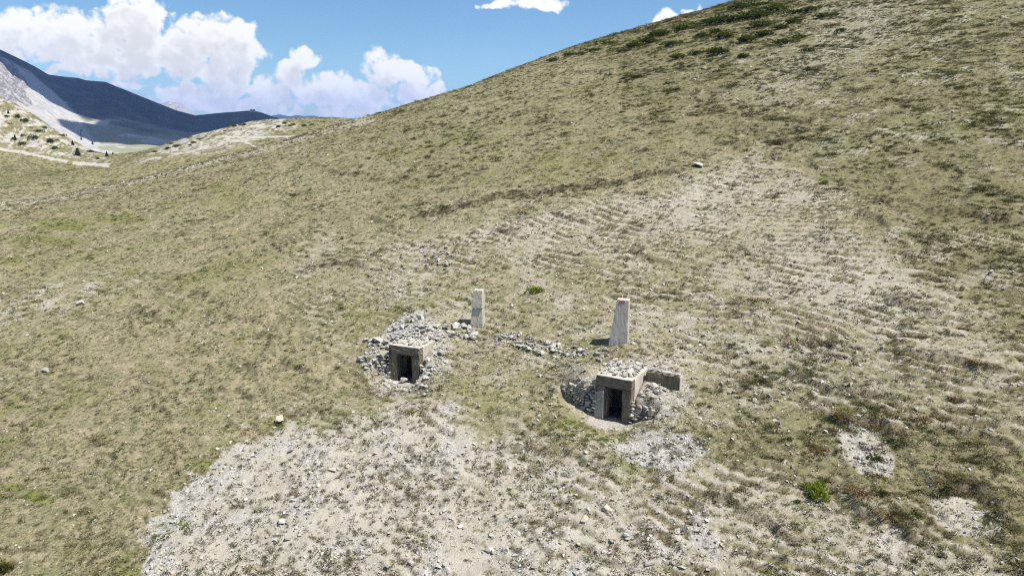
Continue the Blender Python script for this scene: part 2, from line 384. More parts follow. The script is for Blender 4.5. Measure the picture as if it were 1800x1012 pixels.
tm = LZ * (.25 + .75 * brk) * (1 - .7 * poly(SPOIL, 30) * sst(650, 450, QX))
rel += .25 * stp * np.clip(tm, 0, .95)
lip = sst(.42, .62, fr) * sst(.97, .82, fr)                              # turf hangs on at the edge of each step, soil shows between
band = (1 - lip) * sst(.0, .12, fr)
soil = np.clip(soil + tm * (.36 * band - .34 * lip - .04) * sst(.02, .35, soil + .45 * LZ), 0, 1); LIP = sst(.45, .60, fr) * sst(.86, .72, fr) * tm
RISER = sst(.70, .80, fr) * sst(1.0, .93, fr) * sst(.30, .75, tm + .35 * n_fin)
rel += .07 * scree * fbm(GX / .5 + 3, GY / .5, 3) * NEARM
rel += 1.1 * (KNOLL + WHILL) * np.abs(fbm(GX / 10, GY / 10, 4)) * .5
ZT = ZB + rel
GYG, GXG = np.gradient(ZB)
LEDGES = [([(690, 385), (760, 378), (830, 362), (880, 345), (960, 340), (1020, 332), (1090, 322), (1130, 310), (1190, 303), (1240, 288)], .42),
          ([(225, 540), (265, 556), (318, 576)], .22), ([(400, 555), (430, 560), (465, 568)], .2), ([(448, 588), (470, 596), (485, 608)], .2), ([(410, 652), (450, 662)], .3),
          ([(370, 685), (402, 692)], .3), ([(495, 632), (545, 662)], .25), ([(640, 385), (700, 395)], .3), ([(330, 515), (370, 522)], .2), ([(520, 480), (600, 462), (660, 470)], .22), ([(860, 407), (920, 412)], .3),
          ([(970, 375), (1040, 395)], .22), ([(1100, 440), (1190, 470)], .25), ([(1500, 370), (1570, 400)], .35), ([(1620, 372), (1700, 378), (1790, 395)], .4), ([(1250, 250), (1330, 258)], .35), ([(1470, 742), (1530, 738), (1585, 770)], .4),
          ([(1620, 872), (1700, 862), (1770, 905)], .45), ([(1500, 905), (1560, 905), (1610, 950)], .4), ([(870, 775), (980, 800), (1080, 835)], .25), ([(1240, 860), (1320, 905), (1430, 960)], .25), ([(1550, 520), (1640, 560)], .25),
          ([(480, 735), (560, 722), (620, 735)], .18), ([(1360, 645), (1480, 690), (1600, 712)], .25), ([(1560, 610), (1800, 655)], .25), ([(640, 320), (720, 312)], .25), ([(560, 300), (640, 308)], .2), ([(900, 205), (985, 190)], .25)]
for pts, A in LEDGES:
    W3 = [hit(x, y, ZB) for x, y in pts]; bx0 = min(w[0] for w in W3) - 6; bx1 = max(w[0] for w in W3) + 6; by0 = min(w[1] for w in W3) - 6; by1 = max(w[1] for w in W3) + 6
    idx = np.where((GX > bx0) & (GX < bx1) & (GY > by0) & (GY < by1)); x = GX[idx] + .35 * n_mid[idx]; y = GY[idx] + .35 * n_fin[idx] + .3 * n_mid[idx]; best = np.full(x.shape, 1e9); side = np.zeros(x.shape); tt = np.zeros(x.shape)
    for k, (a, b) in enumerate(zip(W3[:-1], W3[1:])):
        ex, ey = b[0] - a[0], b[1] - a[1]; L2 = ex * ex + ey * ey; t = np.clip(((x - a[0]) * ex + (y - a[1]) * ey) / L2, 0, 1)
        dx, dy = x - a[0] - t * ex, y - a[1] - t * ey; d = np.hypot(dx, dy); m = d < best; best[m] = d[m]
        sg = dx * .485 + dy * .874; side[m] = np.sign(sg)[m]; tt[m] = ((k + t) / (len(W3) - 1))[m]
    taper = sst(0, .12, tt) * sst(1, .88, tt); sd = best * side; width = .07 + .0022 * y
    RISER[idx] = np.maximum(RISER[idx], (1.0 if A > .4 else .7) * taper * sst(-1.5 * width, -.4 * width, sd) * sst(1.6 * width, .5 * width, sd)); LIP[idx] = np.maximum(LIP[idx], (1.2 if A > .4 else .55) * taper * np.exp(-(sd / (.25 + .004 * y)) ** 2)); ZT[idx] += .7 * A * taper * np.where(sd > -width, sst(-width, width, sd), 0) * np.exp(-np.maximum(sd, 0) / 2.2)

# platforms, cuts and mounds at the bunkers
for b, left, right in ((B1, 1, 1), (B2, .6, .8)):
    s, v = loc_sv(b, GX, GY); near = (np.hypot(s, v) < 9)
    if b is B1:
        mound = .62 * np.exp(-(((s - .2) / 2.2) ** 2 + ((v + 3.0) / 1.8) ** 2)) + .85 * np.exp(-(((s + 2.1) / 1.1) ** 2 + ((v + 1.2) / .85) ** 2))
        mound += .30 * np.exp(-(((s - 1.8) / .7) ** 2 + ((v + .9) / .5) ** 2))
    else:
        mound = .75 * np.exp(-(((s + .2) / 2.0) ** 2 + ((v + 3.0) / 1.8) ** 2)) + .5 * np.exp(-(((s + 2.1) / .9) ** 2 + ((v + .4) / .9) ** 2)) + .35 * np.exp(-(((s - 1.9) / .8) ** 2 + ((v + .5) / .8) ** 2))
    ZT += np.where(near, mound, 0)
    # forecourt
    fr_ = sst(1.55, 1.05, np.hypot(s / 1.28 + .12, (v - .75) / 1.0) + .16 * n_mid)
    fr_ *= near
    ZT = ZT * (1 - fr_) + np.minimum(ZT, b.z + .05 * n_fin) * fr_
    if b is B1:
        for sg, far_, rise in ((-1, 3.0, .28), (1, 2.3, .40)):
            q = sg * s; tr = near * sst(.75, 1.0, q) * sst(far_ + .25, far_ - .1, q + .25 * n_mid) * sst(-.28, -.05, v + .22 * np.maximum(q - 1, 0)) * sst(1.3, .7, v)
            ZT = ZT * (1 - tr) + np.minimum(ZT, b.z + rise * np.maximum(q - 1, 0) + .04 * n_fin) * tr
    # front lip of the forecourt meets the terrace
    lip = near * sst(0, .6, v - 1.2) * sst(4.6, 2.2, v) * sst(3.6, 1.8, np.abs(s + .3))
    ZT = ZT * (1 - lip) + (b.z + (.20 if b is B1 else .12) * np.exp(-((v - 1.9) / .6) ** 2) * sst(.6, -1.0, s) - .12 * np.maximum(v - 2.2, 0) + .4 * rel) * lip
    # inside of the passage
    ins = near * sst(.99, .86, np.abs(s)) * sst(-1.98, -1.82, v) * sst(.9, .3, v)
    ZT = ZT * (1 - ins) + (b.z - .06) * ins
    flat = near * sst(1.3, .7, np.hypot(s * .7, v - .5) + .25 * n_mid)
    for M in (green, tuss): M *= 1 - flat
    soil = np.maximum(soil, np.clip(.55 + .4 * n_mid, .2, .9) * flat); scree = np.maximum(scree, np.clip(.5 + .5 * n_mid, 0, .9) * flat)
soil = np.clip(soil, 0, 1)
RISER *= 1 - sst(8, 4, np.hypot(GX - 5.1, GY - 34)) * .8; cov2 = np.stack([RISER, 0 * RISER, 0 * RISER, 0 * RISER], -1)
cov = np.stack([soil, green, scree, tuss], -1)
PX, PY = project(GX, GY, ZT)

# ------------------------------------------------------------------ materials
def material(name, rough=.9):
    m = bpy.data.materials.new(name); m.use_nodes = True; N = NT(m.node_tree)
    bs = N.n['Principled BSDF']; bs.inputs['Roughness'].default_value = rough
    bs.inputs['Specular IOR Level'].default_value = .15
    return m, N, bs
def bump(N, bs, h, strength, dist):
    b = N.node('ShaderNodeBump'); b.inputs['Strength'].default_value = strength; b.inputs['Distance'].default_value = dist
    N.put(b.inputs['Height'], h); N.l.new(b.outputs[0], bs.inputs['Normal'])

def mat_ground():
    m, N, bs = material('meadow_soil_scree', .95)
    geo = N.node('ShaderNodeNewGeometry'); P = geo.outputs['Position']
    at = N.node('ShaderNodeAttribute', attribute_name='cov'); sp = N.node('ShaderNodeSeparateColor'); N.put(sp.inputs[0], at.outputs['Color'])
    so, gr, sc, tu = sp.outputs[0], sp.outputs[1], sp.outputs[2], at.outputs['Alpha']
    big = N.noise(P, .16, 4, .6); mid = N.noise(P, .9, 5, .65); fin = N.noise(P, 5.5, 5, .7); vf = N.noise(P, 17, 3, .7)
    c = N.mix(N.ramp(big, .35, .65), rgb(.215, .195, .108), rgb(.172, .165, .082))
    c = N.mix(N.ramp(mid, .42, .66), c, rgb(.285, .24, .15))
    c = N.mix(N.math('MULTIPLY', N.ramp(fin, .50, .72), .8), c, rgb(.42, .37, .27))
    c = N.mix(N.math('MULTIPLY', N.ramp(fin, .48, .30), .7), c, rgb(.085, .08, .035))
    c = N.mix(N.math('MULTIPLY', tu, .5), c, rgb(.125, .118, .05))
    c = N.mix(N.math('MULTIPLY', gr, N.ramp(fin, .25, .6, .5, 1)), c, N.mix(fin, rgb(.10, .125, .025), rgb(.19, .19, .05)))
    s_col = N.mix(N.ramp(mid, .3, .7), rgb(.43, .395, .325), rgb(.335, .308, .25))
    s_col = N.mix(N.math('MULTIPLY', N.ramp(fin, .52, .75), .5), s_col, rgb(.56, .51, .44))
    s_col = N.mix(N.math('MULTIPLY', N.ramp(vf, .45, .25), .6), s_col, rgb(.20, .165, .125))
    sf = N.math('ADD', so, N.math('MULTIPLY', N.math('SUBTRACT', N.math('ADD', N.math('MULTIPLY', mid, .6), N.math('MULTIPLY', fin, .5)), .55), 1.5))
    c = N.mix(N.ramp(sf, .15, .85), c, s_col)
    vor = N.node('ShaderNodeTexVoronoi', feature='F1'); N.put(vor.inputs['Vector'], P); vor.inputs['Scale'].default_value = 9; vor.inputs['Randomness'].default_value = 1
    peb = N.mix(N.ramp(vor.outputs['Distance'], .15, .55), N.mix(vor.outputs['Color'], rgb(.42, .405, .375), rgb(.57, .55, .515)), rgb(.34, .315, .275))
    scf = N.math('ADD', sc, N.math('MULTIPLY', N.math('SUBTRACT', fin, .5), 1.2))
    c = N.mix(N.ramp(scf, .30, .70), c, peb)
    sn = N.node('ShaderNodeSeparateXYZ'); N.put(sn.inputs[0], geo.outputs['True Normal'])
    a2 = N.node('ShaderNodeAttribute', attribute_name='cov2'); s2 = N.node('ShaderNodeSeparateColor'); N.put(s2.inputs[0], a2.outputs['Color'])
    c = N.mix(N.math('MULTIPLY', s2.outputs[0], N.ramp(fin, .32, .58, .25, .9)), c, rgb(.075, .06, .036))      # dark earth of the steps, with the shade under the turf lips painted in
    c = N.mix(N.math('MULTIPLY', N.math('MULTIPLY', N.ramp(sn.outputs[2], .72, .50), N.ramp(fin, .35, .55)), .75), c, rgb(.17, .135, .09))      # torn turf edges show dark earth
    N.put(bs.inputs['Base Color'], c)
    h = N.math('ADD', N.math('MULTIPLY', fin, 1.0), N.math('MULTIPLY', vf, .45))
    bump(N, bs, h, .9, .10)
    return m

def mat_rock(name, c1, c2, c3, sc=6.0):
    m, N, bs = material(name, .9)
    tc = N.node('ShaderNodeTexCoord'); oi = N.node('ShaderNodeObjectInfo')
    off = N.node('ShaderNodeVectorMath', operation='SCALE'); off.inputs[0].default_value = (37, 91, 53); N.put(off.inputs['Scale'], oi.outputs['Random'])
    v = N.vmath('ADD', tc.outputs['Object'], off.outputs[0])
    a = N.noise(v, sc * .35, 4, .6); b = N.noise(v, sc * 1.4, 4, .7)
    c = N.mix(N.ramp(oi.outputs['Random'], 0, 1), c1, c2)
    c = N.mix(N.math('MULTIPLY', N.ramp(a, .48, .68), .7), c, c3)
    c = N.mix(N.math('MULTIPLY', N.ramp(b, .55, .75), .45), c, rgb(.13, .12, .10))
    N.put(bs.inputs['Base Color'], c); bump(N, bs, b, .6, .03)
    return m

def mat_concrete(name, c1, c2, stain, amt, spk=.55):
    m, N, bs = material(name, .88)
    tc = N.node('ShaderNodeTexCoord'); P = tc.outputs['Object']
    st = N.node('ShaderNodeMapping'); N.put(st.inputs[0], P); st.inputs['Scale'].default_value = (5, 5, .8)
    a = N.noise(P, 1.6, 5, .65); b = N.noise(P, 9, 5, .7); run = N.noise(st.outputs[0], 1.2, 4, .65)
    sx = N.node('ShaderNodeSeparateXYZ'); N.put(sx.inputs[0], P)
    brd = N.math('FRACT', N.math('MULTIPLY', sx.outputs[2], 4.6))           # marks of the shuttering boards
    line = N.ramp(N.math('ABSOLUTE', N.math('SUBTRACT', brd, .5)), .47, .5)
    c = N.mix(N.ramp(a, .35, .65), c1, c2)
    c = N.mix(N.math('MULTIPLY', N.ramp(run, .45, .70), amt), c, stain)
    c = N.mix(N.math('MULTIPLY', N.ramp(b, .58, .74), spk), c, rgb(.09, .08, .065))
    c = N.mix(N.math('MULTIPLY', line, .35), c, rgb(.10, .09, .075))
    N.put(bs.inputs['Base Color'], c)
    bump(N, bs, N.math('SUBTRACT', N.math('ADD', b, N.math('MULTIPLY', a, .6)), N.math('MULTIPLY', line, .5)), .25 + spk, .03)
    return m

def mat_blade(name, lo, hi, inst=True):
    """grass: colour of the tuft from its own 'tint', paler towards the tips"""
    m, N, bs = material(name, .8)
    if inst:
        at = N.node('ShaderNodeAttribute', attribute_name='tint', attribute_type='INSTANCER'); c = at.outputs['Color']
    else:
        oi = N.node('ShaderNodeObjectInfo'); c = N.mix(oi.outputs['Random'], lo, hi)
    tc = N.node('ShaderNodeTexCoord'); n = N.noise(tc.outputs['Object'], 9, 2, .6)
    c = N.mix(N.ramp(n, .35, .65), N.mix(1.0, c, rgb(.62, .66, .62), 'MULTIPLY'), N.mix(1.0, c, rgb(1.3, 1.25, 1.2), 'MULTIPLY'))
    N.put(bs.inputs['Base Color'], c)
    tr = N.node('ShaderNodeBsdfTranslucent'); N.put(tr.inputs[0], c); mx = N.node('ShaderNodeMixShader'); mx.inputs[0].default_value = .22
    N.l.new(bs.outputs[0], mx.inputs[1]); N.l.new(tr.outputs[0], mx.inputs[2]); N.l.new(mx.outputs[0], N.n['Material Output'].inputs[0])
    return m

def mat_inst_stone():
    m, N, bs = material('loose_limestone', .9)
    at = N.node('ShaderNodeAttribute', attribute_name='tint', attribute_type='INSTANCER')
    tc = N.node('ShaderNodeTexCoord'); n = N.noise(tc.outputs['Object'], 2.2, 4, .65)
    c = N.mix(N.ramp(n, .4, .7), at.outputs['Color'], N.mix(1.0, at.outputs['Color'], rgb(.62, .60, .56), 'MULTIPLY'))
    N.put(bs.inputs['Base Color'], c); bump(N, bs, n, .5, .1)
    return m

M_GROUND = mat_ground()
M_ROCK = mat_rock('pale_limestone', rgb(.43, .405, .365), rgb(.33, .315, .285), rgb(.50, .475, .435))
M_ROCKB = mat_rock('beige_limestone', rgb(.42, .36, .28), rgb(.37, .32, .25), rgb(.47, .42, .345))
M_ROCKD = mat_rock('weathered_limestone', rgb(.30, .28, .25), rgb(.235, .22, .195), rgb(.36, .34, .305))
M_CONC = mat_concrete('pale_concrete', rgb(.50, .455, .385), rgb(.42, .385, .325), rgb(.30, .255, .195), .5, .25)
M_CONCF = mat_concrete('stained_concrete', rgb(.225, .185, .135), rgb(.15, .122, .088), rgb(.075, .062, .044), .8)
M_CONCP = mat_concrete('panel_concrete', rgb(.31, .295, .265), rgb(.26, .245, .22), rgb(.18, .165, .14), .45)
M_CONCG = mat_concrete('grey_concrete', rgb(.45, .42, .375), rgb(.40, .37, .33), rgb(.29, .26, .22), .4, .2)
M_DARKC = mat_concrete('shaded_concrete', rgb(.10, .09, .075), rgb(.08, .07, .06), rgb(.05, .045, .04), .5)  # gloom of the doorway and passage put into the base colour
M_GRASS = mat_blade('turf_blades', None, None)
M_STONEI = mat_inst_stone()
M_BUSH = mat_blade('bright_leaf', rgb(.27, .33, .03), rgb(.24, .30, .03), False)
M_JUN = mat_blade('juniper_leaf', rgb(.085, .125, .028), rgb(.125, .145, .038), False)
M_OLIV = mat_blade('olive_leaf', rgb(.13, .125, .03), rgb(.10, .11, .03), False)
M_RUST = mat_blade('rusty_grass', rgb(.23, .125, .055), rgb(.19, .13, .06), False)
M_FIR = mat_blade('fir_needles', rgb(.020, .038, .018), rgb(.028, .045, .02), False)
m, N, bs = material('bark', .95); N.put(bs.inputs['Base Color'], N.mix(N.noise(None, 12, 4), rgb(.06, .045, .03), rgb(.13, .10, .07))); M_BARK = m
m, N, bs = material('red_paint', .7); N.put(bs.inputs['Base Color'], N.mix(N.noise(None, 30, 4), rgb(.42, .13, .10), rgb(.33, .15, .12))); M_RED = m

# ------------------------------------------------------------------ the ground sheet
V = np.stack([GX, GY, ZT], -1).reshape(-1, 3)
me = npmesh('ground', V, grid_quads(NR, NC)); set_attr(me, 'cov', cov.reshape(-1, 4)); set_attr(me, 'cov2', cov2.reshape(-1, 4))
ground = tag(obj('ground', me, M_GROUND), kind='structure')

# ------------------------------------------------------------------ mountains behind
def interp(pts, x):
    p = np.array(pts, float); return np.interp(x, p[:, 0], p[:, 1])
def mat_mountain():
    m, N, bs = material('mountain_scree_grass', .95)
    geo = N.node('ShaderNodeNewGeometry'); P = geo.outputs['Position']
    at = N.node('ShaderNodeAttribute', attribute_name='cov'); sp = N.node('ShaderNodeSeparateColor'); N.put(sp.inputs[0], at.outputs['Color'])
    big = N.noise(P, .006, 5, .6); mid = N.noise(P, .03, 5, .65)
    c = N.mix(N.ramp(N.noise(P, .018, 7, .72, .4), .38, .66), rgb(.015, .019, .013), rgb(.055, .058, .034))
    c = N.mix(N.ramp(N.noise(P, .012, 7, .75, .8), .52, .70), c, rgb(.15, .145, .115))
    c = N.mix(sp.outputs[1], c, N.mix(mid, rgb(.20, .215, .12), rgb(.26, .26, .17)))
    c = N.mix(N.ramp(N.math('ADD', sp.outputs[0], N.math('MULTIPLY', N.math('SUBTRACT', mid, .5), .5)), .3, .65), c, N.mix(N.ramp(N.noise(P, .05, 5, .7), .35, .65), rgb(.30, .285, .26), rgb(.42, .40, .37)))
    c = N.mix(N.ramp(N.math('ADD', sp.outputs[2], N.math('MULTIPLY', N.math('SUBTRACT', mid, .5), .8)), .35, .6), c, N.mix(N.ramp(N.noise(P, .06, 5, .75), .40, .60), rgb(.14, .13, .125), rgb(.34, .32, .30)))
    N.put(bs.inputs['Base Color'], c); bump(N, bs, mid, .8, 8.0)
    return m
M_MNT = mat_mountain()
SKY_R = [(-500, -40), (-120, 40), (0, 87), (45, 108), (86, 131), (117, 135), (138, 137), (151, 141), (186, 144), (220, 158), (275, 180), (310, 194), (344, 203), (379, 199), (437, 194.5), (446, 195), (458, 198), (496, 211), (560, 232), (800, 300)]
DIST_R = [(-500, 2000), (0, 2300), (150, 2600), (350, 2900), (445, 3100), (800, 3600)]
def ridge():
    npx, nd = 380, 260
    px = np.linspace(-480, 760, npx); py = interp(SKY_R, px); D = interp(DIST_R, px)
    t = np.linspace(0, 1.45, nd)                         # 0 valley foot, 1 crest, beyond: far side
    a = (px - 900) / F; b = (506 - py) / F; dy = CP + b * SP; zr = D * (-SP + b * CP) / dy; kx = a / dy
    y0 = 480.0
    T, _ = np.meshgrid(t, px, indexing='ij')
    Y = y0 + (D - y0)[None] * T; X = kx[None] * Y
    zv = -66.0
    g = np.clip((T - .46) / .54, 0, 1)
    prof = np.where(T <= 1, (.55 * g ** 1.15 + .45 * g ** 2.2), 1 - 1.5 * (T - 1))
    lefty = sst(170, 40, px)[None] * np.ones_like(T)     # the scree spur comes further forward on the left
    prof = prof * (1 - lefty) + lefty * np.where(T <= 1, np.clip((T - .34) / .66, 0, 1) ** 1.25, 1 - 1.5 * (T - 1))
    Z = zv + (zr - zv)[None] * prof
    gul = fbm(X / 260 + 3, Y / 900, 4); rid = 1 - np.abs(fbm(X / 180, Y / 240 + 5, 5))
    amp = np.clip(prof, 0, 1) * (1 - np.clip(prof, 0, 1) ** 6)
    Z += amp * (34 * gul + 26 * (rid - .6)) + 2.2 * fbm(X / 60, Y / 60, 4) * np.clip(prof, .25, 1) * (T < 1.0)
    Z += 5 * fbm(X / 140, Y / 140, 3) * (prof < .3)
    qx, qy = project(X, Y, Z); wv = 14 * fbm(X / 200, Y / 200, 4)
    front = (T <= 1.0)
    sc_ = sst(-12, 14, sdpoly(qx + wv, qy + .4 * wv, [(-600, 40), (-50, 80), (20, 108), (60, 128), (105, 170), (140, 205), (165, 238), (190, 300), (-600, 300)])) * front
    rk = sst(-8, 8, sdpoly(qx + wv, qy + .6 * wv, [(-300, 60), (-20, 92), (28, 118), (52, 150), (48, 185), (25, 180), (30, 215), (5, 200), (-300, 180)])) * front
    val = sst(.40, .22, prof + .12 * fbm(X / 150, Y / 150, 3)); pale = sst(.1, .6, fbm(X / 120 + 9, Y / 120, 4)) * val * .85
    Z += rk * 14 * (1 - 2 * np.abs(fbm(X / 40, Y / 40, 4)))
    Z -= sc_ * (1 - rk) * 3 * np.abs(fbm(X / 30, Y / 400, 3))
    cv = np.stack([np.maximum(sc_, pale), val, rk, 0 * val], -1)
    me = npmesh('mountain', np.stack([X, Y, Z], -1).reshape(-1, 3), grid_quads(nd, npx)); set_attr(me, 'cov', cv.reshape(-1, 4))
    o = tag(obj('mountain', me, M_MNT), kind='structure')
    return o
ridge()
def far_range(name, pts, D, deep, base_z):
    npx, nd = 220, 60
    px = np.linspace(pts[0][0], pts[-1][0], npx); py = interp(pts, px)
    a = (px - 900) / F; b = (506 - py) / F; dy = CP + b * SP; zr = D * (-SP + b * CP) / dy; kx = a / dy
    t = np.linspace(-1, 1, nd); T, _ = np.meshgrid(t, px, indexing='ij'); Y = D + deep * T; X = kx[None] * D + 0 * Y
    pr = 1 - np.abs(T) ** 1.1; Z = base_z + (zr - base_z)[None] * pr
    Z += (pr * (1 - pr)) * .9 * deep * .12 * fbm(X / (deep * .35), Y / (deep * .35), 5) + .004 * deep * fbm(X / (deep * .08), Y / (deep * .08), 4)
    cv = np.zeros(Z.shape + (4,)); cv[..., 0] = .55 if 'rocky' in name else .1
    me = npmesh(name, np.stack([X, Y, Z], -1).reshape(-1, 3), grid_quads(nd, npx)); set_attr(me, 'cov', cv.reshape(-1, 4))
    return tag(obj(name, me, M_MNT), kind='structure')
far_range('rocky_mountain', [(180, 260), (240, 205), (270, 188), (288, 180), (300, 178), (312, 180), (326, 190), (345, 205), (380, 230)], 7600, 900, -150)
far_range('distant_mountains', [(400, 240), (440, 214), (475, 204), (490, 201), (506, 204), (522, 202.5), (532, 204), (545, 203), (556, 204), (572, 209), (600, 216), (700, 226), (900, 240)], 9800, 1300, -200)
# valley floor that closes the land towards the far ranges
vx, vy = np.meshgrid(np.linspace(-13000, 13000, 60), np.linspace(3400, 12500, 40)); vz = -190 + 14 * fbm(vx / 1500, vy / 1500, 3)
me = npmesh('valley', np.stack([vx, vy, vz], -1).reshape(-1, 3), grid_quads(40, 60)); set_attr(me, 'cov', np.zeros((2400, 4))); tag(obj('valley', me, M_MNT), kind='structure')

# the cumulus that shades the dark ridge; it floats high above the frame
def overhead_cloud():
    bm = bmesh.new(); rnd = random.Random(3)
    alt = 1350.0; off = alt / math.tan(SUN_EL); ox, oy = off * math.cos(SUN_PHI), -off * math.sin(SUN_PHI)
    for gx, gy, r in CLOUDS:
        for k in range(7):
            rr = r * rnd.uniform(.35, .62); x = gx + ox + rnd.uniform(-.5, .5) * r; y = gy + oy + rnd.uniform(-.5, .5) * r
            bmesh.ops.create_icosphere(bm, subdivisions=3, radius=rr, matrix=Matrix.Translation((x, y, alt + rnd.uniform(0, .35) * r)) @ Matrix.Diagonal((1, 1, .6, 1)))
    for v in bm.verts:
        d = fbm(np.array([v.co.x / 90 + v.co.z / 70]), np.array([v.co.y / 90 - v.co.z / 110]), 3)[0]
        v.co += v.co.normalized() * 22 * d; v.co.z = max(v.co.z, alt - 60 + 8 * d)
    me = bpy.data.meshes.new('cloud'); bm.to_mesh(me); bm.free()
    for p in me.polygons: p.use_smooth = True
    m, N, bs = material('cloud_white', 1.0); bs.inputs['Base Color'].default_value = rgb(.9, .9, .9)
    tag(obj('cloud', me, m), 'broad white cumulus cloud high above the dark ridge', 'cloud')
CLOUDS = [(-1290, 2520, 380), (-1080, 2520, 520), (-980, 2120, 300), (-900, 2350, 420), (-1000, 2900, 560), (-1330, 2950, 460), (-620, 2900, 420), (-950, 1950, 260), (-700, 2500, 360), (-1150, 3300, 500)]
overhead_cloud()

# air between here and the far ranges
def make_haze():
    m = bpy.data.materials.new('haze_air'); m.use_nodes = True; N = NT(m.node_tree); N.n.clear()
    o = N.node('ShaderNodeOutputMaterial'); pv = N.node('ShaderNodeVolumePrincipled')
    pv.inputs['Color'].default_value = rgb(.28, .46, 1.0); pv.inputs['Density'].default_value = 6e-5; pv.inputs['Anisotropy'].default_value = .0
    N.l.new(pv.outputs[0], o.inputs['Volume'])
    x0, x1, y0, y1, z0, z1 = -14000, 14000, -600, 13500, -330, 420
    v = [(x, y, z) for z in (z0, z1) for y in (y0, y1) for x in (x0, x1)]
    me = pydata('haze', v, [(0, 2, 3, 1), (4, 5, 7, 6), (0, 1, 5, 4), (2, 6, 7, 3), (0, 4, 6, 2), (1, 3, 7, 5)])
    tag(obj('haze', me, m), 'thin bluish haze in the mountain air', kind='stuff')
make_haze()

# ------------------------------------------------------------------ prototypes for small growth and stones
def tuft_mesh(name, nb, spread, lean, wid, seed, hj=.35):
    r = random.Random(seed); v = []; f = []
    for i in range(nb):
        a = r.uniform(0, 2 * math.pi); q = math.sqrt(r.random()) * spread; x, y = q * math.cos(a), q * math.sin(a)
        h = r.uniform(1 - hj, 1) * (1 - .35 * q / spread); b = a + r.uniform(-.8, .8); ln = lean * (.3 + q / spread) * r.uniform(.5, 1.2)
        dx, dy = math.cos(b), math.sin(b); w = wid * r.uniform(.6, 1.2); nx, ny = -dy * w, dx * w; k = len(v)
        v += [(x - nx, y - ny, -.08), (x + nx, y + ny, -.08), (x + dx * ln * .35 - nx * .8, y + dy * ln * .35 - ny * .8, h * .62), (x + dx * ln * .35 + nx * .8, y + dy * ln * .35 + ny * .8, h * .62), (x + dx * ln, y + dy * ln, h * (1 - .25 * min(ln, 1)))]
        f += [(k, k + 1, k + 3, k + 2), (k + 2, k + 3, k + 4)]
    return pydata(name, v, f)
def rock_mesh(name, seed, n=16, flat=.6, dens=0):
    r = random.Random(seed); bm = bmesh.new()
    for i in range(n):
        p = Vector((r.gauss(0, 1), r.gauss(0, 1), r.gauss(0, 1))).normalized() * r.uniform(.8, 1.08)
        bm.verts.new((p.x * .5, p.y * .5 * r.uniform(.8, 1), p.z * .5 * flat))
    res = bmesh.ops.convex_hull(bm, input=bm.verts)
    for g in res.get('geom_interior', []) + res.get('geom_unused', []):
        if isinstance(g, bmesh.types.BMVert) and g.is_valid: bm.verts.remove(g)
    bmesh.ops.dissolve_limit(bm, angle_limit=.22, verts=bm.verts, edges=bm.edges)
    if dens:
        bmesh.ops.bevel(bm, geom=list(bm.edges), offset=.014, segments=1, affect='EDGES')
    me = bpy.data.meshes.new(name); bm.to_mesh(me); bm.free()
    return me
def proto_coll(name, meshes, mat):
    c = bpy.data.collections.new(name)
    for i, me in enumerate(meshes):
        if not me.materials: me.materials.append(mat)
        o = bpy.data.objects.new('%s_%02d' % (name, i), me); c.objects.link(o)
    return c
def scatter(name, coll, P, rot, scl, idx, tint, label):
    me = bpy.data.meshes.new(name); me.vertices.add(len(P)); me.vertices.foreach_set('co', P.astype(np.float32).ravel())
    for nm, ty, arr, fld in (('rot', 'FLOAT_VECTOR', rot, 'vector'), ('scl', 'FLOAT_VECTOR', scl, 'vector'), ('idx', 'INT', idx, 'value')):
        a = me.attributes.new(nm, ty, 'POINT'); a.data.foreach_set(fld, (arr.astype(np.int32) if ty == 'INT' else arr.astype(np.float32)).ravel())
    a = me.attributes.new('tint', 'FLOAT_COLOR', 'POINT'); a.data.foreach_set('color', np.c_[tint, np.ones(len(P))].astype(np.float32).ravel())
    o = tag(link(bpy.data.objects.new(name, me)), label, kind='stuff')
    t = bpy.data.node_groups.new(name, 'GeometryNodeTree')
    t.interface.new_socket('Geometry', in_out='INPUT', socket_type='NodeSocketGeometry'); t.interface.new_socket('Geometry', in_out='OUTPUT', socket_type='NodeSocketGeometry')
    n = t.nodes; gi = n.new('NodeGroupInput'); go = n.new('NodeGroupOutput'); ip = n.new('GeometryNodeInstanceOnPoints'); ci_ = n.new('GeometryNodeCollectionInfo')
    ci_.inputs['Collection'].default_value = coll; ci_.inputs['Separate Children'].default_value = True; ci_.inputs['Reset Children'].default_value = True
    ip.inputs['Pick Instance'].default_value = True
    def na(nm, ty):
        k = n.new('GeometryNodeInputNamedAttribute'); k.data_type = ty; k.inputs['Name'].default_value = nm; return k.outputs['Attribute']
    L = t.links.new
    L(gi.outputs[0], ip.inputs['Points']); L(ci_.outputs[0], ip.inputs['Instance']); L(na('idx', 'INT'), ip.inputs['Instance Index'])
    L(na('rot', 'FLOAT_VECTOR'), ip.inputs['Rotation']); L(na('scl', 'FLOAT_VECTOR'), ip.inputs['Scale']); L(ip.outputs[0], go.inputs[0])
    md = o.modifiers.new('scatter', 'NODES'); md.node_group = t
    return o
TUFTS = proto_coll('tuft', [tuft_mesh('tuft', 26, .5, .35, .045, 1), tuft_mesh('tuft', 30, .55, .5, .04, 2), tuft_mesh('tuft', 22, .45, .25, .05, 3),
                            tuft_mesh('tuft', 34, .5, .6, .05, 4), tuft_mesh('tuft', 28, .6, .4, .045, 5, .6)], M_GRASS)
TUSSK = proto_coll('tussock', [tuft_mesh('tussock', 80, .5, .45, .02, 11 + i, .55) for i in range(5)], M_GRASS)
STONES = proto_coll('stone', [rock_mesh('stone', 20 + i, 12, .5 + .07 * i) for i in range(7)], M_STONEI)
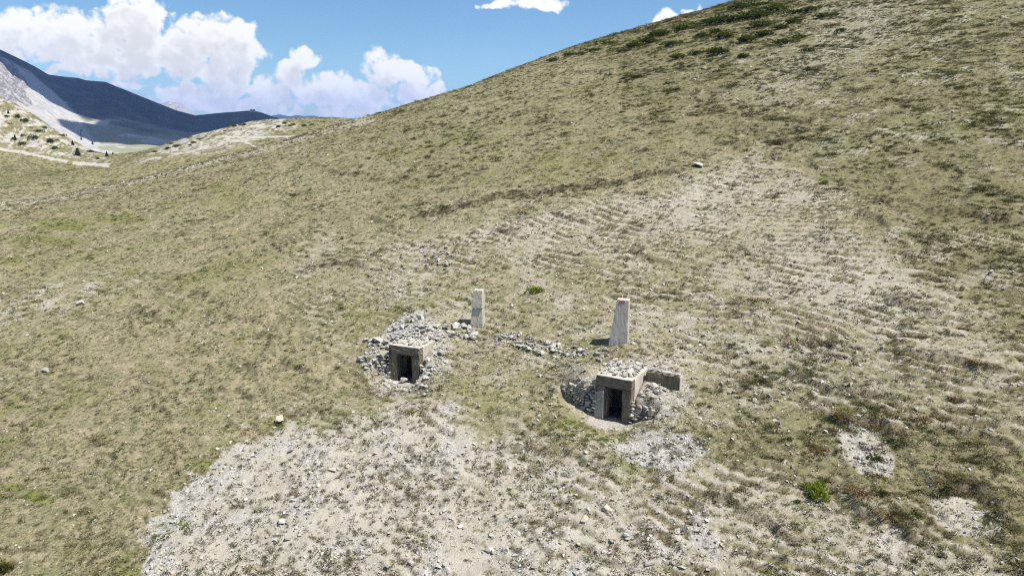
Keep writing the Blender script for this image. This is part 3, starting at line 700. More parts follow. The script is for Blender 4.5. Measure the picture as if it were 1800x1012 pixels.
BIGR = [rock_mesh('rock', 50 + i, 11 + i % 4, (.45, .6, .75, .85, .35, .55)[i % 6], 1) for i in range(14)]

def fan_points(n, ymin, ymax, pw):
    """random ground points in the fan in view, thinning with distance as y**-pw per area"""
    u = RNG.random(n); e = 2 - pw
    y = (ymin ** e + u * (ymax ** e - ymin ** e)) ** (1 / e) if abs(e) > 1e-6 else ymin * (ymax / ymin) ** u
    s = (RNG.random(n) * 2 - 1) * .84
    return s * (y + 4), y
def place(x, y): return np.stack([x, y, sample(ZT, x, y)], -1)
def keepout(x, y):
    k = np.ones(x.shape, bool)
    for b in (B1, B2):
        s, v = loc_sv(b, x, y); k &= ~((np.abs(s) < 1.2) & (v > -2.3) & (v < .9))
    return k
def jit(n, c, dv, dh=.05):
    c = np.array(c)[None] * (1 + dv * RNG.standard_normal((n, 1))) * (1 + dh * RNG.standard_normal((n, 3))); return np.clip(c, .005, .9)

# --- short turf
patch = lambda x, y, f, o=0: fbm(x / f + o, y / f - o, 3)
def turf(name, n, ymin, ymax, pw, accept, size, height, cols, label, grow=0.0, skew=1.0, lng=1.25):
    x, y = fan_points(n, ymin, ymax, pw); c = [sample(A, x, y) for A in (soil, green, scree, tuss)]
    k = (RNG.random(n) < accept(*c, x, y)) & keepout(x, y); x, y = x[k], y[k]; c = [q[k] for q in c]; m = len(x)
    P = place(x, y); g = 1 + grow * np.maximum(y - 45, 0) / 45
    w = size[0] * (size[1] / size[0]) ** (RNG.random(m) ** skew) * g * (1 + .35 * patch(x, y, 5., 2)); h = RNG.uniform(*height, m) * (1 + .5 * (g - 1))
    scl = np.stack([w * RNG.uniform(1, lng, m), w * RNG.uniform(.8, 1.1, m), h], -1); rot = np.stack([RNG.uniform(-.2, .2, m), RNG.uniform(-.2, .2, m), RNG.uniform(0, 6.28, m) if lng < 1.5 else -.5 + .45 * RNG.standard_normal(m) + 3.14159 * (RNG.random(m) < .5)], -1)
    pick = np.clip(.55 * RNG.random(m) + .45 * (.5 + .9 * patch(x, y, 1.6, 7) + .7 * patch(x, y, 8., 4)), 0, .999); tint = np.zeros((m, 3)); cum = 0
    for wgt, col in cols:
        q = (pick >= cum) & (pick < cum + wgt); tint[q] = jit(q.sum(), col, .16); cum += wgt
    q = RNG.random(m) < c[1] * .85; tint[q] = jit(q.sum(), (.15, .175, .04), .2)
    print(name, m)
    return scatter(name, TUSSK if lng > 1.5 else TUFTS, P, rot, scl, RNG.integers(0, 5, m), tint, label)
OL = (.182, .176, .078); ST = (.33, .29, .195); DK = (.078, .082, .028); GB = (.205, .165, .108)
turf('turf_grass', 300000, 19, 320, 1.45, lambda so, gr, sc, tu, x, y: np.clip(.72 - .85 * so - .5 * sc + .5 * patch(x, y, 3.) + .35 * sample(LIP, x, y), .02, 1), (.11, .26), (.03, .085),
     [(.20, DK), (.40, OL), (.14, GB), (.26, ST)], 'short dry olive turf covering the hillside', .6, 1.4)
turf('grass_tussocks', 80000, 19, 185, 1.2, lambda so, gr, sc, tu, x, y: np.clip((.06 + tu * (y < 185)) * (.22 + .9 * patch(x, y, 2.8, 5) + .55 * patch(x, y, 9., 6) + .6 * sample(LIP, x, y)) * (1 - .5 * so) + .16 * sample(LIP, x, y) * np.clip(patch(x, y, 3.5, 12), 0, 1), 0, 1), (.16, .62), (.10, .28),
     [(.05, (.17, .12, .065)), (.47, (.10, .10, .036)), (.30, (.165, .158, .06)), (.18, ST)], 'coarse dark olive grass tussocks on the right hillside', .55, 1.7, 1.8)
turf('lip_tufts', 130000, 19, 190, 1.35, lambda so, gr, sc, tu, x, y: np.clip(1.5 * (sample(LIP, x, y) - .18) * (1 + .5 * patch(x, y, 2., 3)), 0, 1), (.12, .34), (.06, .17),
     [(.42, (.105, .10, .036)), (.38, (.17, .158, .062)), (.20, ST)], 'dark grass hanging on the edges of the terracettes', .55, 1.4, 1.6)
turf('cushion_tufts', 90000, 19, 120, 1.5, lambda so, gr, sc, tu, x, y: np.clip(so * (.42 + .5 * patch(x, y, 4, 9)), 0, 1), (.13, .30), (.06, .15),
     [(.5, (.16, .145, .085)), (.3, (.12, .11, .055)), (.2, (.22, .18, .12))], 'small grey-green cushion tufts dotted over the bare soil', .8)
turf('green_mats', 22000, 19, 120, 1.3, lambda so, gr, sc, tu, x, y: np.clip((gr - .35) * 1.8, 0, 1), (.14, .28), (.07, .15),
     [(.6, (.125, .17, .028)), (.4, (.17, .19, .04))], 'lush green herb patches on the hillside', .7)
# --- loose stones
def stones(name, n, ymin, ymax, pw, accept, size, label, grow=0.0):
    x, y = fan_points(n, ymin, ymax, pw); c = [sample(A, x, y) for A in (soil, green, scree, tuss)]
    k = (RNG.random(n) < accept(*c, x, y)) & keepout(x, y); x, y = x[k], y[k]; m = len(x); P = place(x, y)
    d = size[0] * (size[1] / size[0]) ** (RNG.random(m) ** 1.8) * (1 + grow * np.maximum(y - 45, 0) / 45)
    scl = d[:, None] * RNG.uniform(.7, 1.25, (m, 3)); P[:, 2] += .12 * d
    rot = np.stack([RNG.uniform(-.5, .5, m), RNG.uniform(-.5, .5, m), RNG.uniform(0, 6.28, m)], -1)
    tint = jit(m, (.45, .425, .385), .18, .02); q = RNG.random(m) < .25; tint[q] = jit(q.sum(), (.40, .35, .28), .15, .02); q = RNG.random(m) < .15; tint[q] = jit(q.sum(), (.33, .31, .275), .15, .02)
    print(name, m)
    return scatter(name, STONES, P, rot, scl, RNG.integers(0, 7, m), tint, label)
stones('scree_stones', 90000, 19, 110, 1.5, lambda so, gr, sc, tu, x, y: np.clip(.85 * sc + .20 * so, 0, 1), (.05, .30), 'pale broken limestone scree on the spoil slope', .5)
stones('scattered_stones', 60000, 19, 150, 1.3, lambda so, gr, sc, tu, x, y: np.clip(.14 + .35 * so + .22 * patch(x, y, 3.5, 3) + .55 * np.exp(-(((x - 3) / 13) ** 2 + ((y - 40) / 12) ** 2)), 0, 1) * np.clip(1.9 - y / 75, .15, 1), (.05, .20), 'small white stones scattered through the turf', .6)

# ------------------------------------------------------------------ concrete things
def rough_box(bm, x0, x1, y0, y1, z0, z1, amp=.012, cuts=5, seed=0, top=None, wear=.03):
    """a cast block with slightly uneven faces and worn edges; top(x, y, z) may reshape it"""
    r = bmesh.ops.create_cube(bm, size=1.0); vs = r['verts']
    es = list({e for v in vs for e in v.link_edges})
    bmesh.ops.subdivide_edges(bm, edges=es, cuts=cuts, use_grid_fill=True)
    rnd = random.Random(seed)
    for v in list(bm.verts):
        u = v.co + Vector((.5, .5, .5)); edge = sum(1 for c in u if c < .001 or c > .999)
        p = Vector((x0 + u.x * (x1 - x0), y0 + u.y * (y1 - y0), z0 + u.z * (z1 - z0)))
        c = Vector(((x0 + x1) / 2, (y0 + y1) / 2, (z0 + z1) / 2))
        if top: p = top(p)
        if edge >= 2: p += (c - p).normalized() * wear * rnd.random() ** 2
        p += Vector((rnd.uniform(-1, 1), rnd.uniform(-1, 1), rnd.uniform(-1, 1))) * amp
        v.co = p
    return bm
def block(name, parent, mat, *box, **kw):
    bm = bmesh.new(); rough_box(bm, *box, **kw); bmesh.ops.recalc_face_normals(bm, faces=bm.faces)
    me = bpy.data.meshes.new(name); bm.to_mesh(me); bm.free()
    return obj(name, me, mat, parent)

def portal(b, W, H, D, door, lint, front, facing, label, seed):
    """bunker entrance: x to the right, y into the hill, z up"""
    t = empty('bunker_entrance', (b.x, b.y, b.z), b.rz); tag(t, label, 'bunker', 'bunker entrances in the hillside')
    w = W / 2; d0 = door / 2; zl = H - lint
    block('jamb', t, front, -w, -d0, 0, .42, -.35, zl - .002, seed=seed, amp=.018, wear=.09, cuts=7)
    block('jamb', t, front, d0, w, 0, .42, -.35, zl - .002, seed=seed + 1, amp=.02, wear=.10, cuts=7)
    block('lintel', t, front, -w - .002, w + .002, -.004, .42, zl, H, seed=seed + 2, amp=.018, wear=.10, cuts=8)
    block('side_wall', t, M_CONC, -w, -w + .27, .424, D, -.35, H - .19, seed=seed + 3, amp=.008)
    block('side_wall', t, M_CONC, w - .27, w + .012, .424, D, -.35, H - .19, seed=seed + 4, amp=.008)
    block('roof_slab', t, M_CONC, -w - .01, w + .016, .424, D, H - .186, H - .004, seed=seed + 5, amp=.010, wear=.05)
    block('lit_edge_cap', t, M_CONC, -w - .006, w + .006, -.002, .43, H + .002, H + .05, seed=seed + 12, amp=.010, wear=.05)  # thin pale cap added so the lintel's top edge looks sunlit
    for sg in (-1, 1):       # recessed inner frame of the doorway
        x0, x1 = (d0 - .10, d0 - .002) if sg > 0 else (-d0 + .002, -d0 + .10)
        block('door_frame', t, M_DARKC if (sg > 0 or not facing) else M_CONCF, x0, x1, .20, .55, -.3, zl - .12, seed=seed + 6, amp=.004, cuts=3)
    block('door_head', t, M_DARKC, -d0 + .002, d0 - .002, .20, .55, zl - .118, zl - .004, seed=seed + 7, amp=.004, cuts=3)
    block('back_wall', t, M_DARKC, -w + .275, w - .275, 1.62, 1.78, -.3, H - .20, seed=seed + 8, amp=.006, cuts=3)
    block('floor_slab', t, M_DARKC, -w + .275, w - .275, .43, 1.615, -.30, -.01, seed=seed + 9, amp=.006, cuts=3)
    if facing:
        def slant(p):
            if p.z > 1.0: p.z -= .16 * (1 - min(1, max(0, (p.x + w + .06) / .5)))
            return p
        f = block('jamb_panel', t, M_CONCP, -w - .03, -d0 - .075, -.06, -.003, -.3, zl - .22, seed=seed + 10, amp=.005, cuts=4, top=slant)  # paler grey panel over the lower part of the jamb, top slanted
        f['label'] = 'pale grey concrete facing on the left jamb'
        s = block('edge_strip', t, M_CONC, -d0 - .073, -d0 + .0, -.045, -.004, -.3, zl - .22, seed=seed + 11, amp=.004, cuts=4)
    return t
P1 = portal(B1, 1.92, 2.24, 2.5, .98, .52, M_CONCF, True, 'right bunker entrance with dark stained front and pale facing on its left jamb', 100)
P2 = portal(B2, 2.10, 2.14, 2.5, 1.02, .48, M_CONCF, False, 'left bunker entrance, brown stained frame set among heaps of rubble', 140)

def pillar(base, H, wb, wt, db, dt, lean, rz, name, label, joint=None):
    t = empty(name, base, rz); tag(t, label, 'pillar', 'tapered concrete pillars above the bunkers')
    def shaper(z0, z1):
        def f(p):
            k = (p.z) / H; k = max(0, min(1, k)); w = wb + (wt - wb) * k; d = db + (dt - db) * k
            return Vector((p.x * w + lean * k, p.y * d, p.z))
        return f
    if joint:
        bm = bmesh.new(); rough_box(bm, -.5, .5, -.5, .5, -.45, joint - .012, amp=.005, cuts=7, seed=3, top=shaper(0, 1), wear=.02); me = bpy.data.meshes.new('lower_block'); bm.to_mesh(me); bm.free(); obj('lower_block', me, M_CONC, t)
        def sh2(p):
            k = max(0, min(1, p.z / H)); w = (wb + (wt - wb) * k) * 1.0 + .09; d = (db + (dt - db) * k) + .10
            return Vector((p.x * w + lean * k, p.y * d - .06, p.z))
        bm = bmesh.new(); rough_box(bm, -.5, .5, -.5, .5, joint, H, amp=.005, cuts=7, seed=4, top=sh2, wear=.025); me = bpy.data.meshes.new('upper_block'); bm.to_mesh(me); bm.free(); obj('upper_block', me, M_CONC, t)
    else:
        bm = bmesh.new(); rough_box(bm, -.5, .5, -.5, .5, -.45, H, amp=.005, cuts=9, seed=5, top=shaper(0, 1), wear=.03); me = bpy.data.meshes.new('shaft'); bm.to_mesh(me); bm.free(); obj('shaft', me, M_CONCG, t)
    return t
pl = hit(840, 569); pr = hit(1088, 601)
PLH = 60 * pl[1] / 1250 / .93; PRH = 76 * pr[1] / 1250 / .93
PIL1 = pillar(tuple(pl), PLH, .80, .46, .72, .42, .10, math.radians(-12), 'concrete_pillar', 'shorter left pillar in two blocks with a dark joint halfway', joint=PLH * .50)
PIL2 = pillar(tuple(pr), PRH, 1.06, .66, .80, .52, .17, math.radians(-17), 'concrete_pillar', 'taller right pillar, smooth grey shaft with red paint near its top')
# faded red painted mark near the top: a bar with short strokes hanging from it and a slanting tail
def mark(parent):
    k = 1 - .10 / PRH * 1.0; strokes = [(-.16, -.055, .10, -.075), (-.15, -.075, -.135, -.21), (-.085, -.075, -.075, -.20), (-.02, -.075, -.01, -.21), (.11, -.05, .05, -.22), (.11, -.06, .14, -.16), (.02, -.05, .10, -.06)]
    v = []; f = []
    for (x0, z0, x1, z1) in strokes:
        dx, dz = x1 - x0, z1 - z0; L = math.hypot(dx, dz); nx, nz = -dz / L * .022, dx / L * .022; b0 = len(v)
        for yy in (-.006, .02):
            for (x, z) in ((x0 - nx, z0 - nz), (x0 + nx, z0 + nz), (x1 + nx, z1 + nz), (x1 - nx, z1 - nz)):
                zz = PRH + z; kk = zz / PRH; d = .80 + (.52 - .80) * kk
                v.append((x + .17 * kk - .03, -d / 2 - .008 + yy, zz))
        f += [(b0, b0 + 1, b0 + 2, b0 + 3), (b0 + 7, b0 + 6, b0 + 5, b0 + 4)] + [(b0 + i, b0 + (i + 1) % 4, b0 + 4 + (i + 1) % 4, b0 + 4 + i) for i in range(4)]
    o = obj('painted_mark', pydata('painted_mark', v, f), M_RED, parent); o['label'] = 'faded red painted mark'
mark(PIL2)

# ------------------------------------------------------------------ stones one can pick out
def stone(parent, p, d, name='stone', flat=None, mat=None, rnd=random, up=.0):
    me = BIGR[rnd.randrange(len(BIGR))]
    if mat is not None and mat is M_ROCKD:
        key = me.name + '_weathered'; m2 = bpy.data.meshes.get(key)
        if m2 is None: m2 = me.copy(); m2.name = key; m2.materials.clear(); m2.materials.append(M_ROCKD)
        me = m2
    o = bpy.data.objects.new(name, me)
    if not me.materials: me.materials.append(M_ROCK)
    sx = d * rnd.uniform(.85, 1.3); sy = d * rnd.uniform(.75, 1.1); sz = d * rnd.uniform(.7, 1.15) * (flat or 1)
    o.scale = (sx, sy, sz); o.rotation_euler = (rnd.uniform(-.45, .45), rnd.uniform(-.45, .45), rnd.uniform(0, 6.28))
    if parent is not None:
        o.location = Vector(p) - parent.location; link(o, parent)
    else: o.location = p; link(o)
    return o
for me in BIGR: me.materials.append(M_ROCK)
def g(x, y): return float(sample(ZT, np.array([x]), np.array([y]))[0])

def heap(name, label, cat, P, n, size, seed, lift=(.1, .45), mat=None, group=None, dark=.25):
    """stones strewn over a photo outline, each seated on the land or on its neighbours"""
    r = random.Random(seed); xs = [p[0] for p in P]; ys = [p[1] for p in P]; got = []; tries = 0
    c = hit(sum(xs) / len(xs), sum(ys) / len(ys)); t = empty(name, tuple(c)); tag(t, label, cat, group)
    while len(got) < n and tries < n * 60:
        tries += 1; px, py = r.uniform(min(xs), max(xs)), r.uniform(min(ys), max(ys))
        if sdpoly(np.array([px]), np.array([py]), P)[0] < 0: continue
        h = hit(px, py); d = size[0] * (size[1] / size[0]) ** (r.random() ** 2.0)
        ok = True
        for b in (B1, B2):
            s, v = loc_sv(b, h[0], h[1])
            if abs(s) < 1.05 + d * .4 and -1.9 < v < .7 + d * .4: ok = False
        near = [q for q in got if math.hypot(q[0] - h[0], q[1] - h[1]) < .36 * (d + q[2])]
        if not ok or len(near) > 2: continue
        z = h[2] + d * r.uniform(*lift) * .5 + (max(q[3] for q in near) * .35 if near else 0)
        got.append((h[0], h[1], d, d * .4)); stone(t, (h[0], h[1], z), d, mat=M_ROCKD if r.random() < dark else None, rnd=r)
    return t
heap('rubble_heap', 'big rubble blocks heaped against the left side of the left bunker', 'rubble', [(632, 640), (640, 600), (662, 588), (684, 600), (686, 640), (684, 664), (655, 660)], 64, (.16, .95), 1, dark=.12)
heap('rubble_heap', 'fan of pale rubble uphill behind the roof of the left bunker', 'rubble', [(668, 598), (690, 572), (715, 556), (745, 556), (772, 576), (800, 590), (775, 600), (740, 606)], 130, (.13, .66), 2, dark=.08)
heap('rubble_heap', 'rubble blocks spilling down the right side of the left bunker', 'rubble', [(756, 615), (775, 612), (792, 632), (785, 650), (762, 664), (744, 668), (748, 640)], 40, (.16, .75), 3, dark=.12)
heap('rubble_heap', 'low pile of stones lying in front of the left bunker doorway', 'rubble', [(672, 668), (700, 672), (740, 672), (760, 680), (720, 690), (680, 685)], 22, (.14, .38), 4)
heap('stone_row', 'short collapsed stone row below the left pillar', 'stone row', [(782, 575), (815, 572), (840, 582), (842, 600), (812, 602), (788, 590)], 36, (.2, .75), 5, group='collapsed stone rows between the bunkers')
heap('stone_row', 'long curved collapsed stone row running between the two pillars', 'stone row', [(868, 588), (905, 584), (940, 594), (985, 606), (1030, 612), (1032, 626), (985, 630), (945, 622), (905, 608), (872, 602)], 150, (.16, .50), 6, group='collapsed stone rows between the bunkers')
heap('rubble_heap', 'pair of weathered grey blocks left of the right bunker roof', 'rubble', [(1040, 618), (1068, 612), (1070, 632), (1046, 640)], 8, (.35, .6), 7, dark=.8)
heap('rubble_heap', 'pale stones strewn right of the right bunker side wall', 'rubble', [(1128, 672), (1160, 668), (1160, 690), (1140, 706), (1124, 700)], 16, (.2, .48), 8)
heap('rock_outcrop', 'broken grey rock outcrop on the slope above the left pillar', 'outcrop', [(735, 435), (765, 428), (800, 440), (805, 470), (775, 482), (745, 465)], 44, (.22, .62), 9, dark=.75)
heap('rock_outcrop', 'scattered rock ledges left of the upper outcrop', 'outcrop', [(655, 475), (700, 445), (718, 470), (705, 515), (665, 525)], 34, (.16, .45), 10, dark=.45)

def roof_stones(b, W, H, y0, y1, n, size, seed, label):
    r = random.Random(seed); t = empty('rubble_heap', (b.x, b.y, b.z + H)); tag(t, label, 'rubble'); got = []
    for _ in range(n * 14):
        if len(got) >= n: break
        s = r.uniform(-W / 2 + .1, W / 2 - .12); yy = r.uniform(y0, y1); d = size[0] * (size[1] / size[0]) ** r.random()
        nb = [q for q in got if math.hypot(q[0] - s, q[1] - yy) < .38 * (d + q[2])]
        if len(nb) > 1: continue
        x, y = wpt(b, s, -yy); z = max(b.z + H, g(x, y)) + d * .16 + (.22 * d if nb else 0); got.append((s, yy, d)); stone(t, (x, y, z), d, rnd=r, flat=.8)
roof_stones(B1, 1.92, 2.29, .30, 2.4, 84, (.14, .46), 21, 'flat pale stones piled on the roof of the right bunker')
roof_stones(B2, 2.1, 2.18, .30, 2.6, 80, (.14, .5), 22, 'jumbled stones piled on the roof of the left bunker')

def dry_wall(b, path, z0, z1, size, seed, label, dark, group='dry stone walls beside the right bunker'):
    """stones stacked in courses along a path of (s, v); z0, z1: foot and top above the floor at both ends"""
    r = random.Random(seed); t = empty('dry_stone_wall', wpt(b, *path[0]) + (b.z,)); tag(t, label, 'stone wall', group)
    seg = [math.hypot(path[i + 1][0] - path[i][0], path[i + 1][1] - path[i][1]) for i in range(len(path) - 1)]; L = sum(seg)
    def at(q):
        q *= L
        for i, s in enumerate(seg):
            if q <= s or i == len(seg) - 1: k = min(1, q / s); return path[i][0] + (path[i + 1][0] - path[i][0]) * k, path[i][1] + (path[i + 1][1] - path[i][1]) * k
            q -= s
    z = min(z0); row = 0
    while z < max(z1) + .02:
        q = r.uniform(0, .05)
        while q < 1:
            d = r.uniform(*size); zb = z0[0] + (z0[1] - z0[0]) * q; zt = z1[0] + (z1[1] - z1[0]) * q
            if zb - .08 < z < zt:
                s, v = at(q); x, y = wpt(b, s + r.uniform(-.03, .03), v - .012 * row + r.uniform(-.05, .05))
                o = stone(t, (x, y, b.z + z + d * .35), d, rnd=r, mat=M_ROCKD if r.random() < dark else None); o.rotation_euler = (r.uniform(-.25, .25), r.uniform(-.25, .25), b.rz + r.uniform(-.5, .5))
            q += d * .92 / L
        z += size[0] * .72; row += 1
    return t
dry_wall(B1, [(-1.0, .0), (-1.8, -.10), (-2.5, -.30), (-3.1, -.42)], (.0, .55), (1.80, 1.05), (.24, .42), 31, 'dry stone wall running off left of the right bunker', .75)
dry_wall(B1, [(1.0, .02), (1.6, -.10), (2.4, -.30)], (.0, .5), (1.05, .80), (.24, .38), 32, 'short dry stone wall at the right foot of the right bunker', .75)
dry_wall(B2, [(-1.14, -.05), (-1.5, .1), (-1.95, .45), (-2.2, .95)], (.0, .1), (1.5, .8), (.30, .52), 33, 'crumbling wall of big blocks at the left foot of the left bunker', .3, 'crumbling walls beside the left bunker')
dry_wall(B2, [(1.16, .0), (1.5, .15), (1.9, .5), (2.1, .95)], (.0, .1), (1.2, .5), (.28, .46), 34, 'crumbling wall of blocks at the right foot of the left bunker', .3, 'crumbling walls beside the left bunker')
# low wall stub behind the right bunker
wx, wy = wpt(B1, 1.98, -1.75)
t = empty('low_concrete_wall', (wx, wy, B1.z + 1.74), B1.rz); tag(t, 'low dark wall stub capped with stones right of the right bunker', 'wall')
block('wall_body', t, M_CONCF, -.88, .88, 0, .34, -.9, .52, seed=61, amp=.02, wear=.09)
block('lit_wall_end', t, M_CONC, .885, .935, .0, .34, -.9, .50, seed=62, amp=.008, cuts=3)  # thin pale slab puts the sunlit end of the wall into colour
for k, (x, d) in enumerate(((-.66, .36), (-.28, .3), (.18, .5), (.66, .48))):
    o = bpy.data.objects.new('capstone', BIGR[k + 1]); o.location = (x, .16, .60); o.scale = (d * 1.15, .36, .30); o.rotation_euler = (.08, -.05, .2 * k); link(o, t)

# rocks that stand out
def rock(px, py, wpx, label, flat=.8, seed=0, asp=.8, sink=.15, mat=None, group=None):
    r = random.Random(seed); h = hit(px, py + wpx * .15); d = wpx * h[1] / 1230
    me = BIGR[seed % len(BIGR)]
    if 'beige' in label or 'tan' in label.split(): me = me.copy(); me.materials.clear(); me.materials.append(M_ROCKB)
    elif 'grey' in label or 'dark' in label: me = me.copy(); me.materials.clear(); me.materials.append(M_ROCKD)
    o = bpy.data.objects.new('rock', me); o.scale = (d, d * asp, d * flat); o.rotation_euler = (r.uniform(-.3, .3), r.uniform(-.3, .3), r.uniform(0, 6.28)); o.location = (h[0], h[1], h[2] + d * flat * (.3 - sink)); link(o)
    return tag(o, label, 'rock', group)
LISTR = [(143, 532, 17, 'pale boulder in the stony patch on the left slope'), (80, 649, 22, 'flat pale boulder alone on the far left slope'), (1, 667, 15, 'grey boulder cut by the left edge of the picture'),
         (492, 736, 28, 'rounded beige boulder at the top corner of the spoil slope'), (511, 792, 20, 'grey block below the rounded beige boulder'), (497, 914, 26, 'long white slab low on the spoil slope'), (507, 944, 22, 'tilted grey slab just below the long white slab'),
         (524, 885, 18, 'grey upright block above the long white slab'), (541, 796, 14, 'white elongated stone near the top of the spoil'), (585, 824, 20, 'tan slab in the upper middle of the spoil slope'), (612, 818, 18, 'dark edged flat rock right of the tan slab'),
         (875, 902, 17, 'beige block at the bottom centre of the slope'), (1028, 911, 24, 'large smooth beige boulder at the bottom centre right'), (1014, 955, 19, 'cracked white rock below the smooth beige boulder'), (1066, 893, 26, 'grey rock outcrop beside the smooth beige boulder'),
         (1101, 940, 14, 'white upright stone right of the cracked white rock'), (858, 966, 20, 'lilac grey flat rock near the bottom edge'), (620, 835, 16, 'angular white stone in the middle of the spoil'), (400, 905, 14, 'dark grey thin slab on the left of the spoil'), (708, 664, 15, 'pale rounded rock lying in the left bunker doorway'),
         (695, 674, 18, 'white angular rock just outside the left bunker doorway'), (1435, 505, 10, 'white stone on the right middle slope'), (985, 588, 11, 'white stone just left of the right pillar shadow'), (1228, 290, 22, 'pale bare rock at the end of the turf scarp'), (1475, 517, 12, 'pale flat stone beyond the right middle slope'),
         (775, 612, 12, 'lilac grey stone on the turf right of the left bunker'), (1755, 912, 20, 'dark boulder at the edge of a bare patch, far right'), (1545, 960, 9, 'small dark stone lying in a bare soil patch')]
for k, (x, y, w, l) in enumerate(LISTR):
    if 'doorway' in l and 'lying' in l:
        px_, py_ = wpt(B2, .02, .12); d = .46; o = bpy.data.objects.new('rock', BIGR[3]); o.location = (px_, py_, B2.z + .16); o.scale = (.52, .42, .46); o.rotation_euler = (.2, .1, .6); link(o); tag(o, l, 'rock'); continue
    rock(x, y, w, l, flat=.62 if 'slab' in l or 'flat' in l else .85, seed=k + 2, sink=.12)
h = hit(1203, 935); o = bpy.data.objects.new('rock', BIGR[4]); o.scale = (.13, .12, 1.6); o.rotation_euler = (.05, .08, .4); o.location = (h[0], h[1], h[2] + .25); link(o); tag(o, 'thin white upright splinter of stone low on the right', 'rock')
# the larger loose stones of the slopes
def loose(n, P, size, seed, label, group):
    r = random.Random(seed); xs = [p[0] for p in P]; ys = [p[1] for p in P]; k = 0
    while k < n:
        px, py = r.uniform(min(xs), max(xs)), r.uniform(min(ys), max(ys))
        if sdpoly(np.array([px]), np.array([py]), P)[0] < 0: continue
        h = hit(px, py); d = size[0] * (size[1] / size[0]) ** (r.random() ** 2); k += 1
        o = stone(None, (h[0], h[1], h[2] + .1 * d), d, 'loose_stone', flat=.75, rnd=r, mat=M_ROCKD if r.random() < .3 else None); tag(o, label, 'stone', group)
loose(110, [(480, 745), (640, 740), (900, 790), (1150, 870), (1300, 1005), (250, 1005), (310, 890)], (.20, .42), 41, 'loose pale limestone block on the spoil slope below the bunkers', 'loose blocks on the spoil slope')
loose(50, [(20, 560), (500, 560), (560, 700), (200, 990), (10, 990)], (.16, .34), 42, 'loose white stone in the turf of the left slope', 'loose stones on the left slope')
loose(70, [(930, 480), (1500, 500), (1600, 640), (1250, 760), (1130, 700), (1120, 560)], (.16, .34), 43, 'loose white stone on the slope right of the pillars', 'loose stones right of the pillars')
loose(60, [(800, 590), (1040, 640), (980, 700), (1040, 780), (1220, 760), (1150, 850), (900, 760), (760, 700)], (.16, .36), 44, 'loose white stone on the ground between the two bunkers', 'loose stones between the bunkers')

# ------------------------------------------------------------------ plants
def leaf_mound(name, seed, n=420, h=.5, leaf=.075, spike=0.0):
    """a bush of small leaves filling a lumpy dome of unit width"""
    r = random.Random(seed); v = []; f = []; lob = [(r.uniform(-.3, .3), r.uniform(-.3, .3), r.uniform(.14, .30)) for _ in range(6)]
    for i in range(n):
        lx, ly, lr = lob[r.randrange(6)]; a = r.uniform(0, 6.283); u = r.uniform(-.15, 1); q = math.sqrt(max(0, 1 - u * u)); s = lr * r.uniform(.7, 1.08)
        c = Vector((lx + q * math.cos(a) * s, ly + q * math.sin(a) * s, max(0.0, u * s * h * 2.6 + .05)))
        d = Vector((q * math.cos(a), q * math.sin(a), u + .5 + spike)).normalized(); s1 = d.cross(Vector((r.uniform(-1, 1), r.uniform(-1, 1), r.uniform(-1, 1)))).normalized(); L = leaf * r.uniform(.6, 1.4); k = len(v)
        v += [c - s1 * L * .45, c + s1 * L * .45, c + d * L * (1.2 + spike)]; f.append((k, k + 1, k + 2))
        s2 = d.cross(s1); v += [c - s2 * L * .45, c + s2 * L * .45, c + d * L * 1.1]; f.append((k + 3, k + 4, k + 5))
    return pydata(name, v, f)
def grass_clump(name, seed): return tuft_mesh(name, 130, .5, .5, .022, seed, .5)
BUSH = {}
def bush(px, py, wpx, hr, kind, label, cat, name, group=None, seed=0):
    mat, key = {'bright': (M_BUSH, 'b'), 'juniper': (M_JUN, 'j'), 'olive': (M_OLIV, 'o'), 'rust': (M_RUST, 'r')}[kind]; q = key + str(seed % 4)
    if q not in BUSH: BUSH[q] = leaf_mound(name, 70 + seed, 420, .5, .07) if kind != 'rust' else grass_clump(name, 80 + seed); BUSH[q].materials.append(mat)
    h = hit(px, py); w = wpx * h[1] / 1230; rz = random.Random(px).uniform(0, 6.28)
    k = 1.7 if kind != 'rust' else 1.0
    o = bpy.data.objects.new(name, BUSH[q]); o.location = (h[0], h[1], h[2] - .03); o.scale = (w * 1.15, w * 1.15, w * hr * k); o.rotation_euler = (0, 0, rz); link(o); return tag(o, label, cat, group)
bush(1436, 868, 54, .62, 'bright', 'bright yellow-green round bush on the lower right slope', 'bush', 'bush', seed=0)
bush(1548, 866, 30, .5, 'olive', 'dull olive bush beside the rusty grass, lower right', 'bush', 'bush', seed=1)
bush(942, 514, 28, .5, 'bright', 'small bright green bush between the two pillars', 'bush', 'bush', seed=2)
bush(8, 1000, 52, .55, 'olive', 'round olive bush in the bottom left corner', 'bush', 'bush', seed=3)
bush(1540, 808, 26, .5, 'juniper', 'dark green bush in the stony bare patch', 'bush', 'bush', seed=0)
bush(1475, 775, 13, .5, 'juniper', 'tiny dark green bush on the left rim of the stony bare patch', 'bush', 'bush', seed=1)
bush(1612, 905, 30, .4, 'juniper', 'dark green bush left of the far right bare patch', 'bush', 'bush', seed=2)
bush(1448, 322, 18, .4, 'bright', 'small bright green bush on the upper bare slope', 'bush', 'bush', seed=3)
bush(1402, 882, 20, .35, 'juniper', 'small dark green bush left of the bright yellow-green bush', 'bush', 'bush', seed=3)
